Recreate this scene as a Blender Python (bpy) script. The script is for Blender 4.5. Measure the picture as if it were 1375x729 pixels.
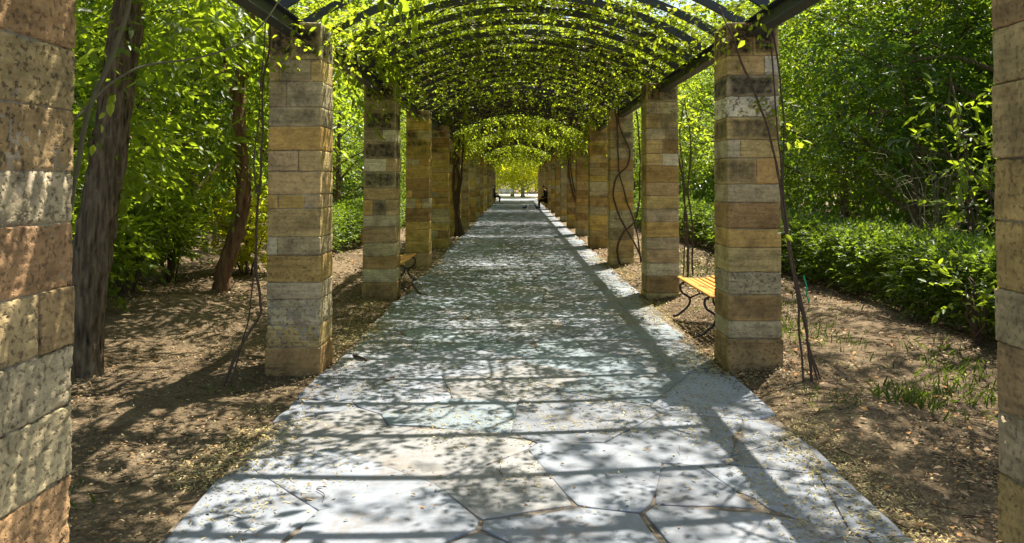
import bpy, math, random
import numpy as np
from mathutils import Vector

# ------------------------------------------------------------------ clean start
for o in list(bpy.data.objects):
    bpy.data.objects.remove(o)
S = bpy.context.scene
COL = S.collection
R = math.radians

# ------------------------------------------------------------------ camera
F_PX, W_PX, H_PX = 1060.0, 1375.0, 729.0
PITCH = R(1.5)
EYE = 1.56
cam = bpy.data.cameras.new('camera')
cam.sensor_width = 36.0
cam.lens = 36.0 * F_PX / W_PX
cam.clip_start = 0.05
cam.clip_end = 1500.0
cam.shift_x = -5.5 / W_PX
cam.shift_y = -(364.5 - (243.0 - F_PX * math.tan(PITCH))) / W_PX
camo = bpy.data.objects.new('camera', cam)
COL.objects.link(camo)
camo.location = (0, 0, EYE)
camo.rotation_euler = (math.pi / 2 + PITCH, 0, 0)
S.camera = camo

# ------------------------------------------------------------------ light
TO_SUN = Vector((0.25, 0.38, 1.0)).normalized()
SUN_ELEV = math.asin(TO_SUN.z)
SUN_ROT = math.atan2(TO_SUN.x, TO_SUN.y)
wd = bpy.data.worlds.new('World')
S.world = wd
wd.use_nodes = True
wn = wd.node_tree.nodes
wl = wd.node_tree.links
wn.clear()
sky = wn.new('ShaderNodeTexSky')
sky.sky_type = 'NISHITA'
sky.sun_disc = False
sky.sun_elevation = SUN_ELEV
sky.sun_rotation = SUN_ROT
sky.air_density = 1.0
sky.dust_density = 2.0
bg = wn.new('ShaderNodeBackground')
bg.inputs['Strength'].default_value = 0.09
wo = wn.new('ShaderNodeOutputWorld')
wl.new(sky.outputs[0], bg.inputs['Color'])
wl.new(bg.outputs[0], wo.inputs['Surface'])
sun = bpy.data.lights.new('sun', 'SUN')
sun.energy = 5.0
sun.angle = R(0.5)
sun.color = (1.0, 0.94, 0.84)
suno = bpy.data.objects.new('sun', sun)
COL.objects.link(suno)
suno.rotation_euler = TO_SUN.to_track_quat('Z', 'Y').to_euler()
suno.location = (20, 40, 90)

S.view_settings.view_transform = 'Standard'
S.view_settings.look = 'None'
S.view_settings.exposure = 1.5
S.view_settings.gamma = 1.0
S.view_settings.use_curve_mapping = False
S.render.engine = 'CYCLES'
S.cycles.max_bounces = 8
S.cycles.diffuse_bounces = 5
S.cycles.glossy_bounces = 2
S.cycles.transmission_bounces = 6
S.cycles.transparent_max_bounces = 8
S.cycles.use_denoising = True
S.cycles.use_adaptive_sampling = False

# ------------------------------------------------------------------ numeric helpers
def rng(seed):
    return np.random.default_rng(seed)

def _hash(ix, iy, iz, seed):
    h = (ix.astype(np.uint32) * np.uint32(374761393) + iy.astype(np.uint32) * np.uint32(668265263)
         + iz.astype(np.uint32) * np.uint32(2147483647 ^ 0x5bd1e995) + np.uint32((seed * 974711) & 0xffffffff))
    h = (h ^ (h >> np.uint32(13))) * np.uint32(1274126177)
    h = h ^ (h >> np.uint32(16))
    return (h & np.uint32(0xffff)).astype(np.float64) / 65535.0

def vnoise(p, seed=0):
    """value noise, p is n x 3, result 0..1"""
    f = np.floor(p)
    i = f.astype(np.int64)
    t = p - f
    t = t * t * (3 - 2 * t)
    r = 0
    for dx in (0, 1):
        wx = t[:, 0] if dx else 1 - t[:, 0]
        for dy in (0, 1):
            wy = t[:, 1] if dy else 1 - t[:, 1]
            for dz in (0, 1):
                wz = t[:, 2] if dz else 1 - t[:, 2]
                r = r + wx * wy * wz * _hash(i[:, 0] + dx, i[:, 1] + dy, i[:, 2] + dz, seed)
    return r

def fbm(p, seed=0, octaves=4):
    a, tot, r = 1.0, 0.0, 0
    for k in range(octaves):
        r = r + a * vnoise(p * (2.03 ** k), seed + k * 7)
        tot += a
        a *= 0.52
    return r / tot

def sstep(a, b, x):
    t = np.clip((x - a) / (b - a), 0, 1)
    return t * t * (3 - 2 * t)

def unit(v):
    return v / np.maximum(np.linalg.norm(v, axis=-1, keepdims=True), 1e-9)

# ------------------------------------------------------------------ mesh builder
class MB:
    """collects pieces and links them as ONE mesh object"""
    def __init__(self):
        self.v, self.f, self.n = [], [], 0
        self.at = {}
        self.mi = []

    def add(self, V, F, mi=0, **at):
        V = np.asarray(V, dtype=np.float64).reshape(-1, 3)
        groups = F if isinstance(F, list) and len(F) and isinstance(F[0], np.ndarray) else [np.asarray(F)]
        for g in groups:
            if g.size:
                self.f.append(g + self.n)
                self.mi.append(np.full(len(g), mi))
        for k in set(self.at) | set(at):
            if k not in self.at:
                dim = np.asarray(at[k]).shape[-1] if np.ndim(at[k]) and np.asarray(at[k]).shape[-1] in (3,) else 1
                self.at[k] = [np.zeros((self.n, dim))] if self.n else []
                self.at[k + '__d'] = dim
            if k.endswith('__d'):
                continue
            dim = self.at[k + '__d']
            val = np.asarray(at.get(k, np.zeros(dim)), dtype=np.float64)
            if val.ndim == 0:
                val = np.full((len(V), 1), float(val))
            elif val.ndim == 1 and dim == 3 and len(val) == 3:
                val = np.tile(val, (len(V), 1))
            self.at[k].append(val.reshape(len(V), dim))
        self.v.append(V)
        self.n += len(V)

    def mesh(self, name, mats, smooth=True):
        V = np.concatenate(self.v)
        me = bpy.data.meshes.new(name)
        me.vertices.add(len(V))
        me.vertices.foreach_set('co', V.astype(np.float32).ravel())
        loops = np.concatenate([g.ravel() for g in self.f]).astype(np.int32)
        tot = np.concatenate([np.full(len(g), g.shape[1]) for g in self.f]).astype(np.int32)
        st = np.concatenate([[0], np.cumsum(tot)[:-1]]).astype(np.int32)
        me.loops.add(len(loops))
        me.loops.foreach_set('vertex_index', loops)
        me.polygons.add(len(tot))
        me.polygons.foreach_set('loop_start', st)
        me.polygons.foreach_set('loop_total', tot)
        me.polygons.foreach_set('material_index', np.concatenate(self.mi).astype(np.int32))
        me.polygons.foreach_set('use_smooth', np.full(len(tot), bool(smooth)))
        for k in list(self.at):
            if k.endswith('__d'):
                continue
            A = np.concatenate(self.at[k])
            if A.shape[1] == 3:
                a = me.attributes.new(k, 'FLOAT_COLOR', 'POINT')
                a.data.foreach_set('color', np.concatenate([A, np.ones((len(A), 1))], 1).astype(np.float32).ravel())
            else:
                a = me.attributes.new(k, 'FLOAT', 'POINT')
                a.data.foreach_set('value', A.astype(np.float32).ravel())
        for m in (mats if isinstance(mats, (list, tuple)) else [mats]):
            me.materials.append(m)
        me.update()
        me.validate()
        return me

    def build(self, name, mats, parent=None, smooth=True, loc=None):
        o = bpy.data.objects.new(name, self.mesh(name, mats, smooth))
        COL.objects.link(o)
        if parent is not None:
            o.parent = parent
        if loc is not None:
            o.location = loc
        return o

def tag(o, label=None, cat=None, group=None, kind=None):
    if label: o['label'] = label
    if cat: o['category'] = cat
    if group: o['group'] = group
    if kind: o['kind'] = kind
    return o

def thing(name, label, cat, loc=(0, 0, 0), rz=0.0, group=None):
    o = bpy.data.objects.new(name, None)
    COL.objects.link(o)
    o.location = loc
    o.rotation_euler = (0, 0, rz)
    o.empty_display_size = 0.2
    return tag(o, label, cat, group, 'thing')

def dup(root, loc, rz=0.0, scale=1.0, label=None, group=None):
    r = root.copy()
    COL.objects.link(r)
    r.location = loc
    r.rotation_euler = (0, 0, rz)
    r.scale = (scale,) * 3 if not isinstance(scale, tuple) else scale
    if label: r['label'] = label
    if group: r['group'] = group
    for ch in list(root.children):
        c = ch.copy()
        COL.objects.link(c)
        c.parent = r
        for g in list(ch.children):
            d = g.copy()
            COL.objects.link(d)
            d.parent = c
    return r

def box(c, s, rot=None):
    x, y, z = np.array(s) / 2.0
    V = np.array([[-x, -y, -z], [x, -y, -z], [x, y, -z], [-x, y, -z], [-x, -y, z], [x, -y, z], [x, y, z], [-x, y, z]])
    if rot is not None:
        V = V @ np.array(rot).T
    F = np.array([[0, 3, 2, 1], [4, 5, 6, 7], [0, 1, 5, 4], [1, 2, 6, 5], [2, 3, 7, 6], [3, 0, 4, 7]])
    return V + np.array(c), F

def bbox(c, s, b=0.004):
    """box with chamfered edges (hull of three inset boxes)"""
    s = np.array(s) / 2.0
    b = min(b, s.min() * 0.6)
    V, idx = [], {}
    for sx in (-1, 1):
        for sy in (-1, 1):
            for sz in (-1, 1):
                for a in range(3):
                    p = s - b
                    p = p.copy(); p[a] += b
                    idx[(sx, sy, sz, a)] = len(V)
                    V.append(p * np.array([sx, sy, sz]))
    Q, T = [], []
    for a in range(3):
        u, w = [(1, 2), (2, 0), (0, 1)][a]
        for sg in (-1, 1):
            q = []
            for su, sw in ((-1, -1), (1, -1), (1, 1), (-1, 1)):
                k = [0, 0, 0]; k[a] = sg; k[u] = su; k[w] = sw
                q.append(idx[(*k, a)])
            Q.append(q if sg > 0 else q[::-1])
    for a in range(3):                       # edges along axis a
        u, w = [(1, 2), (2, 0), (0, 1)][a]
        for su in (-1, 1):
            for sw in (-1, 1):
                k1 = [0, 0, 0]; k1[u] = su; k1[w] = sw; k2 = list(k1); k1[a] = -1; k2[a] = 1
                q = [idx[(*k1, u)], idx[(*k2, u)], idx[(*k2, w)], idx[(*k1, w)]]
                Q.append(q if su * sw < 0 else q[::-1])
    for sx in (-1, 1):
        for sy in (-1, 1):
            for sz in (-1, 1):
                t = [idx[(sx, sy, sz, 0)], idx[(sx, sy, sz, 1)], idx[(sx, sy, sz, 2)]]
                T.append(t if sx * sy * sz > 0 else t[::-1])
    return np.array(V) + np.array(c), [np.array(Q), np.array(T)]

def curve(P, n):
    """Catmull-Rom through the points P (m x k) resampled to n"""
    P = np.asarray(P, dtype=float)
    if len(P) < 3:
        t = np.linspace(0, 1, n)[:, None]
        return P[0] * (1 - t) + P[-1] * t
    Q = np.vstack([2 * P[0] - P[1], P, 2 * P[-1] - P[-2]])
    u = np.linspace(0, len(P) - 1 - 1e-6, n)
    i = u.astype(int)
    t = (u - i)[:, None]
    a, b, c, d = Q[i], Q[i + 1], Q[i + 2], Q[i + 3]
    return 0.5 * (2 * b + (c - a) * t + (2 * a - 5 * b + 4 * c - d) * t * t + (3 * b - a - 3 * c + d) * t ** 3)

def tube(P, rad, n=8, bump=0.0, seed=0, bf=6.0, ridge=False):
    P = np.asarray(P, dtype=float)
    m = len(P)
    rad = np.broadcast_to(np.asarray(rad, dtype=float), (m,))
    T = unit(np.gradient(P, axis=0))
    up = np.array([0, 0, 1.0]) if abs(T[0, 2]) < 0.9 else np.array([1.0, 0, 0])
    N = np.zeros((m, 3)); N[0] = unit(np.cross(T[0], up))
    for i in range(1, m):
        v = N[i - 1] - T[i] * np.dot(N[i - 1], T[i])
        N[i] = v / max(np.linalg.norm(v), 1e-9)
    B = np.cross(T, N)
    a = np.linspace(0, 2 * math.pi, n, endpoint=False)
    V = P[:, None] + (np.cos(a)[None, :, None] * N[:, None] + np.sin(a)[None, :, None] * B[:, None]) * rad[:, None, None]
    V = V.reshape(-1, 3)
    if bump:
        d = unit(V - np.repeat(P, n, 0))
        if ridge:
            q = fbm(V * np.array([26, 26, 3.2]) + seed, seed, 3)
            q2 = fbm(V * np.array([60, 60, 11.0]) + seed, seed + 3, 2)
            rd = np.abs(2 * q - 1) ** 0.7 * 1.3 + (q2 - 0.5) * 0.5
            z0 = V[:, 2] - V[:, 2].min()
            ang = np.arctan2(d[:, 1], d[:, 0])
            V = V + d * (rd * 0.034 + np.repeat(rad, n) * 0.55 * np.exp(-z0 / 0.16) * (0.75 + 0.5 * np.cos(5 * ang + 1.0)))[:, None]
        else:
            V = V + d * ((fbm(V * np.array([bf * 3, bf * 3, bf]), seed, 3) - 0.5) * 2 * bump * np.repeat(rad, n))[:, None]
    i = np.arange(m - 1)[:, None] * n
    j = np.arange(n)[None, :]
    k = (j + 1) % n
    F = np.stack([i + j, i + k, i + n + k, i + n + j], -1).reshape(-1, 4)
    V = np.vstack([V, P[0], P[-1]])
    c0, c1 = m * n, m * n + 1
    jj = np.arange(n); kk = (jj + 1) % n
    T3 = np.vstack([np.stack([np.full(n, c0), kk, jj], 1), np.stack([np.full(n, c1), (m - 1) * n + jj, (m - 1) * n + kk], 1)])
    return V, [F, T3]

# ------------------------------------------------------------------ material helpers
class NT:
    def __init__(self, name):
        self.m = bpy.data.materials.new(name)
        self.m.use_nodes = True
        self.t = self.m.node_tree
        self.t.nodes.clear()
        self.out = self.t.nodes.new('ShaderNodeOutputMaterial')

    def n(self, typ, **kw):
        nd = self.t.nodes.new(typ)
        for k, v in kw.items():
            if hasattr(nd, k):
                setattr(nd, k, v)
        return nd

    def link(self, a, b):
        self.t.links.new(a, b)

    def put(self, sock, v):
        if hasattr(v, 'is_output') or isinstance(v, bpy.types.NodeSocket):
            self.link(v, sock)
        else:
            sock.default_value = v

    def coord(self, scale=(1, 1, 1), kind='Object'):
        tc = self.n('ShaderNodeTexCoord')
        mp = self.n('ShaderNodeMapping')
        mp.inputs['Scale'].default_value = scale
        self.link(tc.outputs[kind], mp.inputs['Vector'])
        return mp.outputs[0]

    def noise(self, vec, scale, detail=6, rough=0.6, dist=0.0):
        nd = self.n('ShaderNodeTexNoise')
        self.link(vec, nd.inputs['Vector'])
        nd.inputs['Scale'].default_value = scale
        nd.inputs['Detail'].default_value = detail
        nd.inputs['Roughness'].default_value = rough
        nd.inputs['Distortion'].default_value = dist
        return nd.outputs['Fac']

    def voro(self, vec, scale, feature='F1'):
        nd = self.n('ShaderNodeTexVoronoi')
        nd.feature = feature
        self.link(vec, nd.inputs['Vector'])
        nd.inputs['Scale'].default_value = scale
        return nd.outputs['Distance']

    def ramp(self, fac, stops):
        nd = self.n('ShaderNodeValToRGB')
        e = nd.color_ramp.elements
        while len(e) < len(stops):
            e.new(0.5)
        for el, (p, c) in zip(e, stops):
            el.position = p
            el.color = (*c, 1) if isinstance(c, tuple) else (c, c, c, 1)
        self.link(fac, nd.inputs[0])
        return nd.outputs[0]

    def mix(self, fac, a, b, mode='MIX'):
        nd = self.n('ShaderNodeMix')
        nd.data_type = 'RGBA'
        nd.blend_type = mode
        self.put(nd.inputs[0], fac)
        for s, v in ((nd.inputs[6], a), (nd.inputs[7], b)):
            self.put(s, (*v, 1) if isinstance(v, tuple) and len(v) == 3 else v)
        return nd.outputs[2]

    def math(self, op, a, b=0.0, clamp=False):
        nd = self.n('ShaderNodeMath')
        nd.operation = op
        nd.use_clamp = clamp
        self.put(nd.inputs[0], a)
        self.put(nd.inputs[1], b)
        return nd.outputs[0]

    def attr(self, name, out='Color'):
        nd = self.n('ShaderNodeAttribute')
        nd.attribute_name = name
        return nd.outputs[out]

    def bump(self, height, strength=0.5, dist=0.02, normal=None):
        nd = self.n('ShaderNodeBump')
        nd.inputs['Strength'].default_value = strength
        nd.inputs['Distance'].default_value = dist
        self.link(height, nd.inputs['Height'])
        if normal is not None:
            self.link(normal, nd.inputs['Normal'])
        return nd.outputs[0]

    def principled(self, color, rough=0.8, spec=0.3, metal=0.0, normal=None):
        nd = self.n('ShaderNodeBsdfPrincipled')
        self.put(nd.inputs['Base Color'], (*color, 1) if isinstance(color, tuple) and len(color) == 3 else color)
        self.put(nd.inputs['Roughness'], rough)
        nd.inputs['Specular IOR Level'].default_value = spec
        nd.inputs['Metallic'].default_value = metal
        if normal is not None:
            self.link(normal, nd.inputs['Normal'])
        return nd.outputs[0]

    def done(self, shader):
        self.link(shader, self.out.inputs['Surface'])
        return self.m

def leaf_mat(name, dark, mid, light, trans, tfac=0.42, rough=0.42, spec=0.35):
    t = NT(name)
    c = t.ramp(t.attr('tint', 'Fac'), [(0.0, dark), (0.55, mid), (1.0, light)])
    p = t.principled(c, rough, spec)
    tr = t.n('ShaderNodeBsdfTranslucent')
    t.link(t.mix(1.0, t.ramp(t.attr('tint', 'Fac'), [(0.0, tuple(0.6 * x for x in trans)), (0.5, trans), (1.0, tuple(min(1, 1.25 * x) for x in trans))]), (1.0, 1.0, 1.0), 'MULTIPLY'), tr.inputs['Color'])
    mx = t.n('ShaderNodeMixShader')
    mx.inputs[0].default_value = tfac
    t.link(p, mx.inputs[1])
    t.link(tr.outputs[0], mx.inputs[2])
    return t.done(mx.outputs[0])

M = {}
M['leaf_vine'] = leaf_mat('vine_leaf', (0.04, 0.07, 0.009), (0.085, 0.125, 0.013), (0.14, 0.17, 0.02), (0.50, 0.60, 0.028), 0.52)
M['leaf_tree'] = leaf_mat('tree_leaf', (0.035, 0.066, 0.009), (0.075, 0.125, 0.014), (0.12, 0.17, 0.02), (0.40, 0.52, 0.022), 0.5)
M['leaf_dark'] = leaf_mat('dark_tree_leaf', (0.022, 0.048, 0.010), (0.042, 0.085, 0.013), (0.08, 0.13, 0.02), (0.22, 0.36, 0.022), 0.45, 0.35, 0.45)  # dark glossy leaf, also puts the deep wood's shade into colour
M['leaf_hedge'] = leaf_mat('hedge_leaf', (0.035, 0.065, 0.010), (0.065, 0.115, 0.014), (0.12, 0.17, 0.022), (0.28, 0.40, 0.025), 0.45, 0.4)
M['leaf_bright'] = leaf_mat('sun_tinted_leaf', (0.10, 0.13, 0.012), (0.16, 0.19, 0.014), (0.22, 0.23, 0.02), (0.72, 0.74, 0.02), 0.6)  # brighter copy of the tree leaf, sunlight put into its colours
M['grass'] = leaf_mat('grass_blade', (0.05, 0.09, 0.012), (0.08, 0.14, 0.018), (0.14, 0.19, 0.03), (0.25, 0.36, 0.03), 0.4)

def make_stone():
    t = NT('sandstone')
    v = t.coord()
    base = t.attr('stone')
    n1 = t.noise(v, 5.0, 8, 0.65)
    n2 = t.noise(v, 32.0, 6, 0.7)
    band = t.noise(t.coord((2.0, 2.0, 22.0)), 1.6, 4, 0.55, 0.6)
    c = t.mix(1.0, base, t.ramp(n1, [(0.28, 0.48), (0.5, 1.0), (0.72, 1.4)]), 'MULTIPLY')
    c = t.mix(0.6, c, t.ramp(band, [(0.3, 0.55), (0.5, 1.0), (0.7, 1.25)]), 'MULTIPLY')
    c = t.mix(0.8, c, t.ramp(n2, [(0.3, 0.7), (0.55, 1.05), (0.8, 1.2)]), 'MULTIPLY')
    pit = t.ramp(t.noise(v, 46.0, 3, 0.5), [(0.56, 0.0), (0.66, 1.0)])
    pamt = t.math('MULTIPLY', pit, t.attr('pits', 'Fac'))
    c = t.mix(t.math('MULTIPLY', pamt, 0.72), c, (0.055, 0.04, 0.028))
    sn = t.ramp(t.noise(v, 14.0, 8, 0.72), [(0.36, 0.0), (0.62, 1.0)])
    st = t.math('MULTIPLY', t.attr('stain', 'Fac'), sn, True)
    st = t.math('ADD', t.math('MULTIPLY', t.attr('stain', 'Fac'), 0.38), t.math('MULTIPLY', st, 0.75), True)
    c = t.mix(st, c, (0.032, 0.028, 0.020))
    h = t.math('ADD', t.math('MULTIPLY', n2, 0.5), t.math('MULTIPLY', n1, 0.6))
    h = t.math('SUBTRACT', h, t.math('MULTIPLY', pamt, 0.8))
    return t.done(t.principled(c, 0.88, 0.2, normal=t.bump(h, 0.7, 0.02)))
M['stone'] = make_stone()

def make_simple(name, col, rough=0.8, spec=0.3, metal=0.0, ns=8.0, lo=0.75, hi=1.2, bump=0.3, stretch=(1, 1, 1), bd=0.01):
    t = NT(name)
    v = t.coord(stretch)
    n = t.noise(v, ns, 7, 0.65)
    c = t.mix(1.0, col, t.ramp(n, [(0.25, lo), (0.75, hi)]), 'MULTIPLY')
    return t.done(t.principled(c, rough, spec, metal, t.bump(n, bump, bd)))
M['steel'] = make_simple('painted_steel', (0.030, 0.036, 0.040), 0.5, 0.5, 0.0, 14, 0.7, 1.5, 0.15)
M['iron'] = make_simple('wrought_iron', (0.022, 0.020, 0.019), 0.5, 0.5, 0.0, 30, 0.7, 1.4, 0.3)
M['bark'] = None
def make_bark(name, a, b, s=1.0):
    t = NT(name)
    v = t.coord((12 * s, 12 * s, 1.8 * s))
    w = t.noise(v, 2.2, 8, 0.7, 0.8)
    vo = t.voro(v, 2.6)
    h = t.math('ADD', t.math('MULTIPLY', vo, 0.35), w)
    c = t.ramp(h, [(0.42, a), (0.85, b)])
    return t.done(t.principled(c, 0.9, 0.15, normal=t.bump(h, 1.0, 0.09)))
M['bark'] = make_bark('dark_bark', (0.030, 0.021, 0.012), (0.34, 0.255, 0.15))
M['bark_red'] = make_bark('red_bark', (0.10, 0.052, 0.026), (0.32, 0.185, 0.098), 0.7)
M['bark_pale'] = make_bark('pale_bark', (0.22, 0.20, 0.18), (0.46, 0.44, 0.41), 0.5)
M['stem'] = make_simple('vine_stem', (0.085, 0.055, 0.036), 0.85, 0.2, 0, 20, 0.55, 1.5, 0.6, (4, 4, 1))
M['stem_green'] = make_simple('green_vine_stem', (0.115, 0.105, 0.052), 0.8, 0.2, 0, 16, 0.6, 1.4, 0.6, (4, 4, 1))
M['twine'] = make_simple('green_string', (0.02, 0.30, 0.13), 0.6)
M['yellow_wood'] = make_simple('yellow_painted_wood', (0.50, 0.215, 0.018), 0.5, 0.4, 0, 9, 0.7, 1.15, 0.25, (1, 12, 12))
M['white_paint'] = make_simple('white_paint', (0.72, 0.72, 0.70), 0.6)
M['skin'] = make_simple('skin', (0.45, 0.27, 0.19), 0.6, 0.3, 0, 10, 0.95, 1.05, 0.02)
M['cloth_black'] = make_simple('black_cloth', (0.016, 0.016, 0.02), 0.9, 0.1)
M['cloth_purple'] = make_simple('purple_cloth', (0.10, 0.055, 0.19), 0.9, 0.1)
M['cloth_denim'] = make_simple('denim_cloth', (0.04, 0.055, 0.11), 0.9, 0.1)
M['hair'] = make_simple('dark_hair', (0.02, 0.014, 0.01), 0.6, 0.3)
M['feather'] = make_simple('grey_feathers', (0.05, 0.055, 0.07), 0.7, 0.2)
M['flower'] = make_simple('white_petal', (0.75, 0.70, 0.66), 0.7, 0.2)

def make_flag():
    t = NT('flagstone')
    v = t.coord()
    base = t.attr('stone')
    n1 = t.noise(v, 2.2, 8, 0.65, 0.4)
    n2 = t.noise(v, 26.0, 6, 0.7)
    c = t.mix(1.0, base, t.ramp(n1, [(0.25, 0.66), (0.5, 1.0), (0.78, 1.22)]), 'MULTIPLY')
    c = t.mix(0.7, c, t.ramp(n2, [(0.3, 0.82), (0.6, 1.06)]), 'MULTIPLY')
    vein = t.ramp(t.noise(v, 1.3, 10, 0.75, 2.5), [(0.47, 0.0), (0.5, 1.0), (0.53, 0.0)])
    c = t.mix(t.math('MULTIPLY', vein, 0.35), c, (0.15, 0.14, 0.135))
    earth = t.ramp(t.noise(v, 2.3, 10, 0.8, 0.5), [(0.53, 0.0), (0.68, 1.0)])
    c = t.mix(t.math('MULTIPLY', earth, 0.75), c, (0.165, 0.125, 0.086))
    dirt = t.ramp(t.noise(v, 11.0, 10, 0.8), [(0.58, 0.0), (0.66, 1.0)])
    c = t.mix(t.math('MULTIPLY', dirt, 0.5), c, (0.13, 0.11, 0.085))
    h = t.math('ADD', t.math('MULTIPLY', n1, 1.2), t.math('MULTIPLY', n2, 0.35))
    return t.done(t.principled(c, t.ramp(n1, [(0.3, 0.45), (0.7, 0.75)]), 0.35, normal=t.bump(h, 0.45, 0.02)))
M['flag'] = make_flag()

def make_ground():
    t = NT('forest_soil')
    v = t.coord()
    n1 = t.noise(v, 0.8, 8, 0.65)
    n2 = t.noise(v, 9.0, 8, 0.75)
    n3 = t.noise(v, 60.0, 5, 0.7)
    c = t.ramp(n1, [(0.3, (0.105, 0.074, 0.042)), (0.55, (0.19, 0.138, 0.080)), (0.75, (0.26, 0.197, 0.118))])
    c = t.mix(0.9, c, t.ramp(n2, [(0.3, 0.55), (0.55, 1.05), (0.75, 1.3)]), 'MULTIPLY')
    c = t.mix(0.9, c, t.ramp(n3, [(0.35, 0.5), (0.55, 1.0), (0.7, 1.55)]), 'MULTIPLY')
    h = t.math('ADD', n2, t.math('MULTIPLY', n3, 0.6))
    return t.done(t.principled(c, 0.95, 0.1, normal=t.bump(h, 1.0, 0.03)))
M['ground'] = make_ground()
def make_litter():
    t = NT('dead_leaf')
    c = t.attr('stone')
    return t.done(t.principled(c, 0.75, 0.2))
M['litter'] = make_litter()
M['plaza'] = make_simple('pale_gravel', (0.50, 0.47, 0.42), 0.9, 0.2, 0, 4, 0.8, 1.1, 0.3)
M['bed'] = make_simple('joint_earth', (0.135, 0.112, 0.085), 0.95, 0.1, 0, 25, 0.5, 1.5, 0.8)

# ------------------------------------------------------------------ layout numbers
XL, XR = -1.59, 1.72            # inner faces of the two pillar rows
PW, PD = 0.44, 0.45             # pillar width and depth
STEP, BACK0 = 4.02, 2.86        # spacing of the pillars, far face of the first
NP_ = 16
HP = 2.86                       # pillar height
BZ0, BZ1 = 2.74, 2.88           # beam bottom and top
CX = (XL - PW / 2 + XR + PW / 2) / 2
HALF = (XR - XL + PW) / 2
SPRING, RISE = 2.885, 0.56

def ground_z(x, y):
    x = np.asarray(x, float); y = np.asarray(y, float)
    p = np.stack([x, y, np.zeros_like(x)], -1).reshape(-1, 3)
    side = sstep(1.45, 2.6, np.abs(p[:, 0]))
    n = (fbm(p * 0.55, 11, 4) - 0.42) * 0.34 + (fbm(p * 3.1, 17, 3) - 0.5) * 0.06
    mound = 0.20 * sstep(-2.6, -5.2, p[:, 0]) * np.exp(-((p[:, 1] - 9.5) / 5.0) ** 2)
    return (side * n + mound).reshape(x.shape)

# ------------------------------------------------------------------ ground, path, sky-high setting
def grid_sheet(name, xs, ys, zf, mat, kind='structure'):
    X, Y = np.meshgrid(xs, ys)
    V = np.stack([X, Y, zf(X, Y)], -1).reshape(-1, 3)
    nx, ny = len(xs), len(ys)
    i = np.arange(ny - 1)[:, None] * nx + np.arange(nx - 1)[None, :]
    F = np.stack([i, i + 1, i + nx + 1, i + nx], -1).reshape(-1, 4)
    b = MB(); b.add(V, F)
    o = b.build(name, mat)
    o['kind'] = kind
    return o

xs = np.concatenate([np.linspace(-400, -22, 14), np.linspace(-20, -7, 27), np.linspace(-6.8, 6.8, 171), np.linspace(7, 20, 27), np.linspace(22, 400, 14)])
ys = np.concatenate([np.linspace(-300, -5, 10), np.linspace(-4, 2, 13), np.linspace(2.1, 16, 174), np.linspace(16.3, 40, 80), np.linspace(41, 110, 60), np.linspace(115, 600, 14)])
grid_sheet('ground', xs, ys, lambda X, Y: ground_z(X, Y) - 0.012, M['ground'])
grid_sheet('path_bed', np.linspace(-1.52, 1.68, 22), np.linspace(0.2, 67.5, 220), lambda X, Y: np.full_like(X, 0.029), M['bed'])

def clip_poly(P, a, n):
    """keep the side (p-a).n <= 0"""
    out = []
    m = len(P)
    d = [(p[0] - a[0]) * n[0] + (p[1] - a[1]) * n[1] for p in P]
    for i in range(m):
        j = (i + 1) % m
        if d[i] <= 0:
            out.append(P[i])
        if (d[i] < 0 < d[j]) or (d[j] < 0 < d[i]):
            t = d[i] / (d[i] - d[j])
            out.append((P[i][0] + (P[j][0] - P[i][0]) * t, P[i][1] + (P[j][1] - P[i][1]) * t))
    return out

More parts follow.
